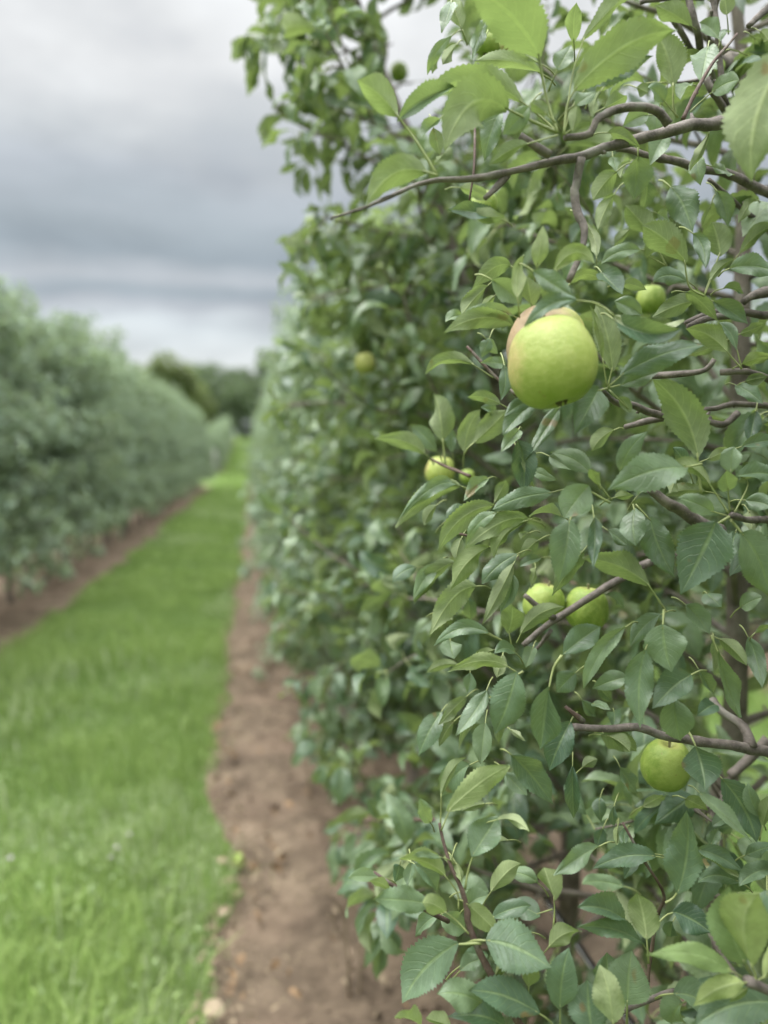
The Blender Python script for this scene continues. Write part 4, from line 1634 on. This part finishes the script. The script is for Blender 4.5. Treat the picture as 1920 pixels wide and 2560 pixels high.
# ------------------------------------------------------------------ drip hose
hose = empty('drip_hose', (0.74, 0, 0.5))
tag(hose, 'black irrigation hose with pale stripe strung low along the right row trunks', 'hose')
hy = np.arange(0.4, 40, 0.25)
hz = 0.02 * np.sin(hy * 4.2) - 0.02
hx = 0.03 * np.sin(hy * 2.1) - 0.02
t = Tubes()
t.add(np.column_stack([hx, hy, hz]), np.full(len(hy), 0.0085), 10)
link_mesh('tube', t.mesh('tube', M_HOSE), hose)
t = Tubes()
t.add(np.column_stack([hx - 0.0075, hy, hz + 0.0045]), np.full(len(hy), 0.0016), 5)
link_mesh('stripe', t.mesh('stripe', M_STRIPE), hose)

# ------------------------------------------------------------------ grass
def grass_mesh(name, n, xf, yf, hmin, hmax, wid, seed, mat):
    rg = np.random.default_rng(seed)
    Y = yf(rg, n)
    X = xf(rg, Y, n)
    cl = noise2(X, Y, seed, 2.2) + 0.6 * noise2(X, Y, seed + 1, 7)
    h = (hmin + (hmax - hmin) * rg.random(n)) * (0.9 + 1.5 * np.clip(cl, -0.4, 0.8))
    w = wid * (0.6 + 0.8 * rg.random(n)) * np.maximum(1, Y / 5) ** 0.8
    az = rg.random(n) * 2 * PI
    ln = rg.uniform(0.15, 0.9, n)
    dx, dy = np.cos(az), np.sin(az)
    Z = ground_z(Y)
    P = np.stack([X, Y, Z], 1)
    D = np.stack([dx, dy, 0 * dx], 1)
    S = np.stack([-dy, dx, 0 * dx], 1)
    U = np.array([0, 0, 1.0])
    m1 = P + U * (h * 0.55)[:, None] + D * (h * ln * 0.22)[:, None]
    tp = P + U * (h * (1 - 0.3 * ln))[:, None] + D * (h * ln * 0.75)[:, None]
    wS = S * w[:, None]
    V = np.stack([P - wS * .5, P + wS * .5, m1 - wS * .42, m1 + wS * .42, tp - wS * .06, tp + wS * .06], 1).reshape(-1, 3)
    b = (np.arange(n) * 6)[:, None]
    Q = np.concatenate([b + np.array([[0, 1, 3, 2]]), b + np.array([[2, 3, 5, 4]])], 0)
    tint = np.clip(0.5 + cl * 1.3 + rg.normal(0, 0.25, n), 0, 1)
    var = np.repeat(np.stack([tint, np.clip(rg.normal(0.05, 0.15, n), 0, 0.6), np.where(rg.random(n) < 0.06 + 0.5 * (noise2(X, Y, seed + 5, 0.9) > 0.22), 0.75, 0.0)], 1), 6, 0)
    return np_mesh(name, V, Q, mat, None, var)


def lane_x(rg, Y, n):
    a = edge_l(Y, -1.93, 51 + 10, 0.12)
    b = edge_l(Y, -0.225, 21, 0.07)
    return a + (b - a) * rg.random(n) + rg.normal(0, 0.03, n) + np.where(rg.random(n) < 0.06, rg.normal(0, 0.09, n), 0)


o = link_mesh('grass', grass_mesh('grass', 60000, lane_x, lambda rg, n: 1.5 + 8.5 * rg.random(n) ** 1.5, 0.03, 0.115, 0.0036, 31, M_GRASS))
tag(o, 'short bright green grass of the lane close to the camera', 'grass', None, 'stuff')
o = link_mesh('grass', grass_mesh('grass', 2600, lane_x, lambda rg, n: 1.5 + 5.5 * rg.random(n) ** 1.4, 0.09, 0.17, 0.0085, 35, M_GRASS))
tag(o, 'coarse longer grass blades standing above the mown lane', 'grass', None, 'stuff')
o = link_mesh('grass', grass_mesh('grass', 90000, lane_x, lambda rg, n: 9 + 88 * rg.random(n) ** 1.6, 0.03, 0.09, 0.006, 32, M_GRASS))
tag(o, 'mown grass of the lane running away between the rows', 'grass', None, 'stuff')
o = link_mesh('grass', grass_mesh('grass', 30000, lambda rg, Y, n: 1.36 + 2.1 * rg.random(n), lambda rg, n: 1.0 + 10 * rg.random(n) ** 1.3, 0.04, 0.12, 0.005, 33, M_GRASS))
tag(o, 'bright grass of the next alley seen through the right-hand leaves', 'grass', None, 'stuff')

# weeds, clover leaves in the lane
rgw = np.random.default_rng(77)
n = 2600
Y = 1.6 + 6 * rgw.random(n) ** 1.4
X = lane_x(rgw, Y, n)
keep = noise2(X, Y, 300, 1.6) > 0.02
X, Y = X[keep], Y[keep]
n = len(X)
az = rgw.random(n) * 6.28
B = np.stack([X, Y, 0.025 + 0.035 * rgw.random(n)], 1)
A = np.stack([np.cos(az), np.sin(az), rgw.normal(0.1, 0.25, n)], 1)
N_ = np.tile(UPV, (n, 1)) + rgw.normal(0, 0.25, (n, 3))
var = np.stack([rgw.random(n), 0.35 + 0.4 * rgw.random(n), np.where(rgw.random(n) < 0.25, 0.4, 0)], 1)
o = link_mesh('clover', leaves_mesh('clover', B, A, N_, rgw.uniform(0.015, 0.032, n), np.full(n, 1.4), var, TS_LO, M_GRASS, rgw))
tag(o, 'low clover and broad weeds mixed into the lane grass', 'clover', None, 'stuff')

# dry litter on soil edges
n = 3600
Y = 1.7 + 9 * rgw.random(n) ** 1.5
e0 = edge_l(Y, -0.20, 21, 0.07)
X = np.where(rgw.random(n) < 0.6, e0 + np.abs(rgw.normal(0, 0.10, n)) - 0.03, e0 + 1.5 * rgw.random(n))
az = rgw.random(n) * 6.28
B = np.stack([X, Y, 0.055 + 0.02 * rgw.random(n)], 1)
A = np.stack([np.cos(az), np.sin(az), rgw.normal(0, 0.12, n)], 1)
N_ = np.tile(UPV, (n, 1)) + rgw.normal(0, 0.6, (n, 3))
o = link_mesh('dry_litter', leaves_mesh('dry_litter', B, A, N_, rgw.uniform(0.008, 0.032, n) * (1 + (rgw.random(n) < 0.05)), rgw.uniform(0.15, 0.9, n), np.zeros((n, 3)), TS_LO, M_STRAW, rgw))
tag(o, 'scattered dry leaves and straw along the grassy edge of the soil', 'litter', None, 'stuff')

n = 90
Y = 1.75 + 4.5 * rgw.random(n) ** 1.4
X = edge_l(Y, -0.20, 21, 0.07) + np.where(rgw.random(n) < 0.55, np.abs(rgw.normal(0, 0.12, n)), 1.3 * rgw.random(n))
az = rgw.random(n) * 6.28
B = np.stack([X, Y, 0.065 + 0.02 * rgw.random(n)], 1)
A = np.stack([np.cos(az), np.sin(az), rgw.normal(0.1, 0.25, n)], 1)
N_ = np.tile(UPV, (n, 1)) + rgw.normal(0, 0.7, (n, 3))
M_DEAD = plain('dead_leaf_brown', (0.15, 0.095, 0.05), 0.85, 0.5, 14)
o = link_mesh('leaf_litter', leaves_mesh('leaf_litter', B, A, N_, rgw.uniform(0.035, 0.065, n), rgw.uniform(0.6, 1.1, n), np.zeros((n, 3)), TS_MID, M_DEAD, rgw))
tag(o, 'curled brown dead leaves strewn over the soil strip', 'leaf litter', None, 'stuff')

# soil clods
n = 500
Y = 1.5 + 7 * rgw.random(n) ** 1.3
X = -0.15 + 1.45 * rgw.random(n)
ico = []
import bmesh
bm = bmesh.new()
bmesh.ops.create_icosphere(bm, subdivisions=1, radius=1)
iv = np.array([v.co[:] for v in bm.verts])
it = np.array([[v.index for v in f.verts] for f in bm.faces])
bm.free()
sz = 0.004 + 0.014 * rgw.random(n) ** 3
V = (iv[None] * (1 + 0.25 * rgw.standard_normal((n, len(iv), 1))) * (sz[:, None] * rgw.uniform(0.6, 1.3, (n, 3)))[:, None, :] + np.stack([X, Y, 0.045 + 0 * X], 1)[:, None, :]).reshape(-1, 3)
Q = (it[None] + (np.arange(n) * len(iv))[:, None, None]).reshape(-1, 3)
o = link_mesh('soil_clods', np_mesh('soil_clods', V, Q, M_SOIL))
tag(o, 'small crumbs and clods of soil on the bare strip', 'soil clods', None, 'stuff')

# single fallen leaves, weed, dead stalks, clover flowers
def fallen_leaf(px, py, size, az, label):
    p = on_ground(px, py, 0.06)
    rg = np.random.default_rng(int(px))
    me = leaves_mesh('fallen_leaf', [(0, 0, 0)], [(math.cos(az), math.sin(az), 0.15)], [(0.2, -0.2, 1)], [size], [1.0], [(0, 0, 0)], TS_MID, plain('pale_dry_leaf', (0.24, 0.19, 0.125), 0.8, 0.2, 60), rg)
    o = link_mesh('fallen_leaf', me)
    o.location = p
    tag(o, label, 'leaf', 'single fallen leaves on the soil')


fallen_leaf(560, 2540, 0.085, 2.6, 'pale tan curled dead leaf on soil at the bottom edge')
fallen_leaf(575, 2152, 0.06, 3.0, 'brown dead leaf lying beside the fallen apple')
fallen_leaf(545, 2290, 0.055, 0.7, 'pale dead leaf on the soil edge below the fallen apple')


def leafy_weed(px, py, h, nl, label):
    p = on_ground(px, py, 0.03)
    r = empty('weed', p)
    tag(r, label, 'weed', 'small weeds on the soil')
    rg = np.random.default_rng(int(px) + 5)
    B, A, N_, L = [], [], [], []
    st = Tubes()
    for q in range(5):
        a = rg.random() * 6.28
        tip = np.array([math.cos(a) * h * 0.5, math.sin(a) * h * 0.5, h * rg.uniform(0.6, 1)])
        st.add(np.array([(0, 0, -0.02), tip * 0.5 + np.array([0, 0, 0.02]), tip]), [0.002, 0.0016, 0.001], 4)
        for w in range(nl):
            f = rg.uniform(0.25, 1)
            B.append(tip * f); aa = rg.random() * 6.28
            A.append((math.cos(aa), math.sin(aa), 0.2)); N_.append((0.1, 0, 1)); L.append(rg.uniform(0.03, 0.06))
    n = len(B)
    link_mesh('stem', st.mesh('stem', M_PETIOLE), r)
    link_mesh('leaves', leaves_mesh('leaves', B, A, N_, L, np.full(n, 0.9), np.tile([[0.8, 0.15, 0.5]], (n, 1)), TS_MID, M_LEAF_FAR, rg), r)


leafy_weed(668, 1668, 0.17, 6, 'small grey-green weed standing alone on the soil strip')
leafy_weed(655, 1705, 0.09, 4, 'low weed in front of the taller grey-green weed')


def stalk(px, py, h, lean, label):
    p = on_ground(px, py, 0.03)
    r = empty('dead_stalk', p)
    tag(r, label, 'dead stalk', 'dry stalks rising from the soil')
    t = Tubes()
    pts = spline([(0, 0, -0.02), (lean * 0.2, 0, h * 0.35), (lean * 0.5, 0.01, h * 0.7), (lean, 0.0, h)], 0.02)
    t.add(pts, np.linspace(0.006, 0.0025, len(pts)), 6, 0.1)
    link_mesh('stem', t.mesh('stem', M_STRAW), r)
    t = Tubes()
    for q in range(4):
        b = pts[int(len(pts) * (0.35 + 0.15 * q)) % len(pts)]
        t.add(np.array([b, b + np.array([0.03 * (-1) ** q, 0.01, 0.04]), b + np.array([0.05 * (-1) ** q, 0.0, 0.10])]), [0.0022, 0.0018, 0.001], 4)
    link_mesh('side_twig', t.mesh('side_twig', M_STRAW), r)


stalk(872, 2480, 0.28, -0.02, 'tall pale dry stalk on the soil below hanging leaves')
stalk(898, 2475, 0.24, 0.03, 'shorter pale dry stalk right of the tall one')
stalk(772, 1990, 0.22, 0.0, 'thin pale stalk under the low leaves farther along the row')

ft = Tubes()
FM = None
for q, (px, py) in enumerate([(323, 2085), (292, 2118), (277, 2142), (27, 2145)]):
    p = on_ground(px, py, 0.06)
    r = empty('clover_flower', p)
    tag(r, 'small whitish clover blossom standing in the lane grass', 'flower', 'clover blossoms in the grass')
    if FM is None:
        bm = bmesh.new()
        bmesh.ops.create_icosphere(bm, subdivisions=3, radius=0.009)
        for v in bm.verts:
            v.co *= 1 + 0.18 * math.sin(v.co.x * 2600) * math.sin(v.co.y * 2500) * math.sin(v.co.z * 2700 + 1)
            v.co.z *= 0.9
        me = bpy.data.meshes.new('blossom')
        bm.to_mesh(me)
        bm.free()
        me.materials.append(M_FLOWER)
        t = Tubes()
        t.add(np.array([(0.006, 0, -0.06), (0.002, 0, -0.03), (0, 0, -0.008)]), [0.0012, 0.001, 0.001], 5)
        FM = (me, t.mesh('stem', M_PETIOLE))
    link_mesh('blossom', FM[0], r)
    link_mesh('stem', FM[1], r)

# ------------------------------------------------------------------ far end: post, shed, wood
p = (-2.3, 48.5, float(ground_z(48.5)))
post = empty('end_post', p)
tag(post, 'pale weathered end post in the gap beyond the left hedge row', 'post')
t = Tubes()
t.add(np.array([(0, 0, -0.1), (0.01, 0, 0.5), (0.02, 0, 1.0), (0.03, 0, 1.55)]), [0.11, 0.105, 0.10, 0.095], 12, 0.02)
link_mesh('pole', t.mesh('pole', M_POST), post)
t = Tubes()
t.add(np.array([(0.0, 0.9, 0.0), (0.015, 0.45, 0.6), (0.03, 0.02, 1.3)]), [0.05, 0.05, 0.05], 8)
link_mesh('brace', t.mesh('brace', M_POST), post)


def box_mesh(name, x0, x1, y0, y1, z0, z1, mat, bev=0.02):
    bm = bmesh.new()
    bmesh.ops.create_cube(bm, size=1)
    for v in bm.verts:
        v.co = Vector(((x0 + x1) / 2 + v.co.x * (x1 - x0), (y0 + y1) / 2 + v.co.y * (y1 - y0), (z0 + z1) / 2 + v.co.z * (z1 - z0)))
    bmesh.ops.bevel(bm, geom=bm.edges[:], offset=bev, segments=2, affect='EDGES')
    me = bpy.data.meshes.new(name)
    bm.to_mesh(me)
    bm.free()
    me.materials.append(mat)
    return me


SY = 104.0
shed = empty('shed', (-0.35, SY, float(ground_z(SY)) - 0.1))
tag(shed, 'small dark grey shed at the far end of the lane under the dark trees', 'shed')
link_mesh('wall', box_mesh('wall', -0.85, 0.85, -1.2, 1.2, 0, 1.9, M_SHEDW), shed)
bm = bmesh.new()
vs = [bm.verts.new(c) for c in [(-1.0, -1.4, 1.903), (1.0, -1.4, 1.903), (1.0, 1.4, 1.903), (-1.0, 1.4, 1.903), (-1.0, 0, 2.35), (1.0, 0, 2.35)]]
for f in ((0, 3, 2, 1), (0, 1, 5, 4), (2, 3, 4, 5), (0, 4, 3), (1, 2, 5)):
    bm.faces.new([vs[i] for i in f])
me = bpy.data.meshes.new('roof')
bm.to_mesh(me)
bm.free()
me.materials.append(M_SHEDR)
link_mesh('roof', me, shed)
link_mesh('door', box_mesh('door', -0.45, 0.45, -1.24, -1.203, 0.05, 1.75, M_SHEDR, 0.005), shed)


def wood_tree(name, x, y, h, w, seed, mat, label, group, nleaf=6500, leaf=0.42):
    R = np.random.default_rng(seed)
    r = empty(name, (x, y, float(ground_z(y)) - 0.1))
    tag(r, label, 'tree', group)
    tb = Tubes()
    tp = spline([(0, 0, 0), (0.1, 0.05, h * 0.3), (-0.1, 0, h * 0.6), (0, 0, h * 0.9)], 0.5)
    tb.add(tp, np.linspace(h * 0.022, h * 0.004, len(tp)), 8, 0.05)
    C = []
    for k in range(19):
        f = R.uniform(0.07, 0.95)
        a = R.random() * 6.28
        rr = w * 0.5 * math.sqrt(max(0.05, 1 - ((f - 0.5) / 0.55) ** 2)) * R.uniform(0.35, 0.85)
        c = np.array([rr * math.cos(a), rr * math.sin(a), h * f])
        C.append((c, w * R.uniform(0.16, 0.27)))
        b = np.array([0, 0, h * f * 0.7])
        tb.add(np.array([b, (b + c) / 2 + np.array([0, 0, 0.2]), c]), [h * 0.007, h * 0.005, h * 0.002], 5, 0.05)
    link_mesh('trunk', tb.mesh('trunk', M_BARK), r)
    idx = R.integers(0, len(C), nleaf)
    cc = np.array([c[0] for c in C])[idx]
    cr = np.array([c[1] for c in C])[idx]
    d = unit(R.standard_normal((nleaf, 3)))
    B = cc + d * (cr * R.uniform(0.55, 1.1, nleaf))[:, None] * np.array([1, 1, 0.85])
    A = unit(R.standard_normal((nleaf, 3)) + np.array([0, 0, -0.3]))
    N_ = d + UPV * 0.6 + R.standard_normal((nleaf, 3)) * 0.4
    var = np.stack([R.random(nleaf), 0.1 * R.random(nleaf), 0 * idx], 1)
    link_mesh('crown', leaves_mesh('crown', B, A, N_, leaf * R.uniform(0.6, 1.2, nleaf), np.full(nleaf, 1.3), var, TS_LO, mat, R), r)
    return r


for q, (px, d, h, w, mat, lab) in enumerate([
        (470, 112, 9.6, 9, M_WOOD_LEAF, 'dark green tree at the left end of the far wood'),
        (520, 116, 10.4, 8, M_WOOD_LEAF, 'rounded mid-green tree in the middle of the far wood'),
        (575, 113, 9.8, 8, M_WOOD_LEAF, 'dense dark tree of the far wood left of the lane end'),
        (628, 110, 9.8, 8, M_WOOD_LEAF, 'darkest tree of the far wood straight above the lane end'),
        (690, 114, 12.0, 9, M_WOOD_LEAF, 'dark tree of the far wood partly behind the right row'),
        (760, 118, 12.5, 10, M_WOOD_LEAF, 'dark tree of the far wood wholly behind the right row foliage'),
        (430, 84, 8.6, 6.5, M_PALE_LEAF, 'yellowish green tree rising behind the left hedge row'),
        (368, 88, 7.6, 6.0, M_PALE_LEAF, 'lower yellowish tree left of the taller yellowish one'),
        (490, 96, 7.0, 5.0, M_PALE_LEAF, 'pale loose tree between the yellowish tree and the dark wood')]):
    P = at(px, 1134, d)
    wood_tree('woodland_tree', P[0], P[1], h, w, 400 + q, mat, lab, 'trees at the far end of the lane')
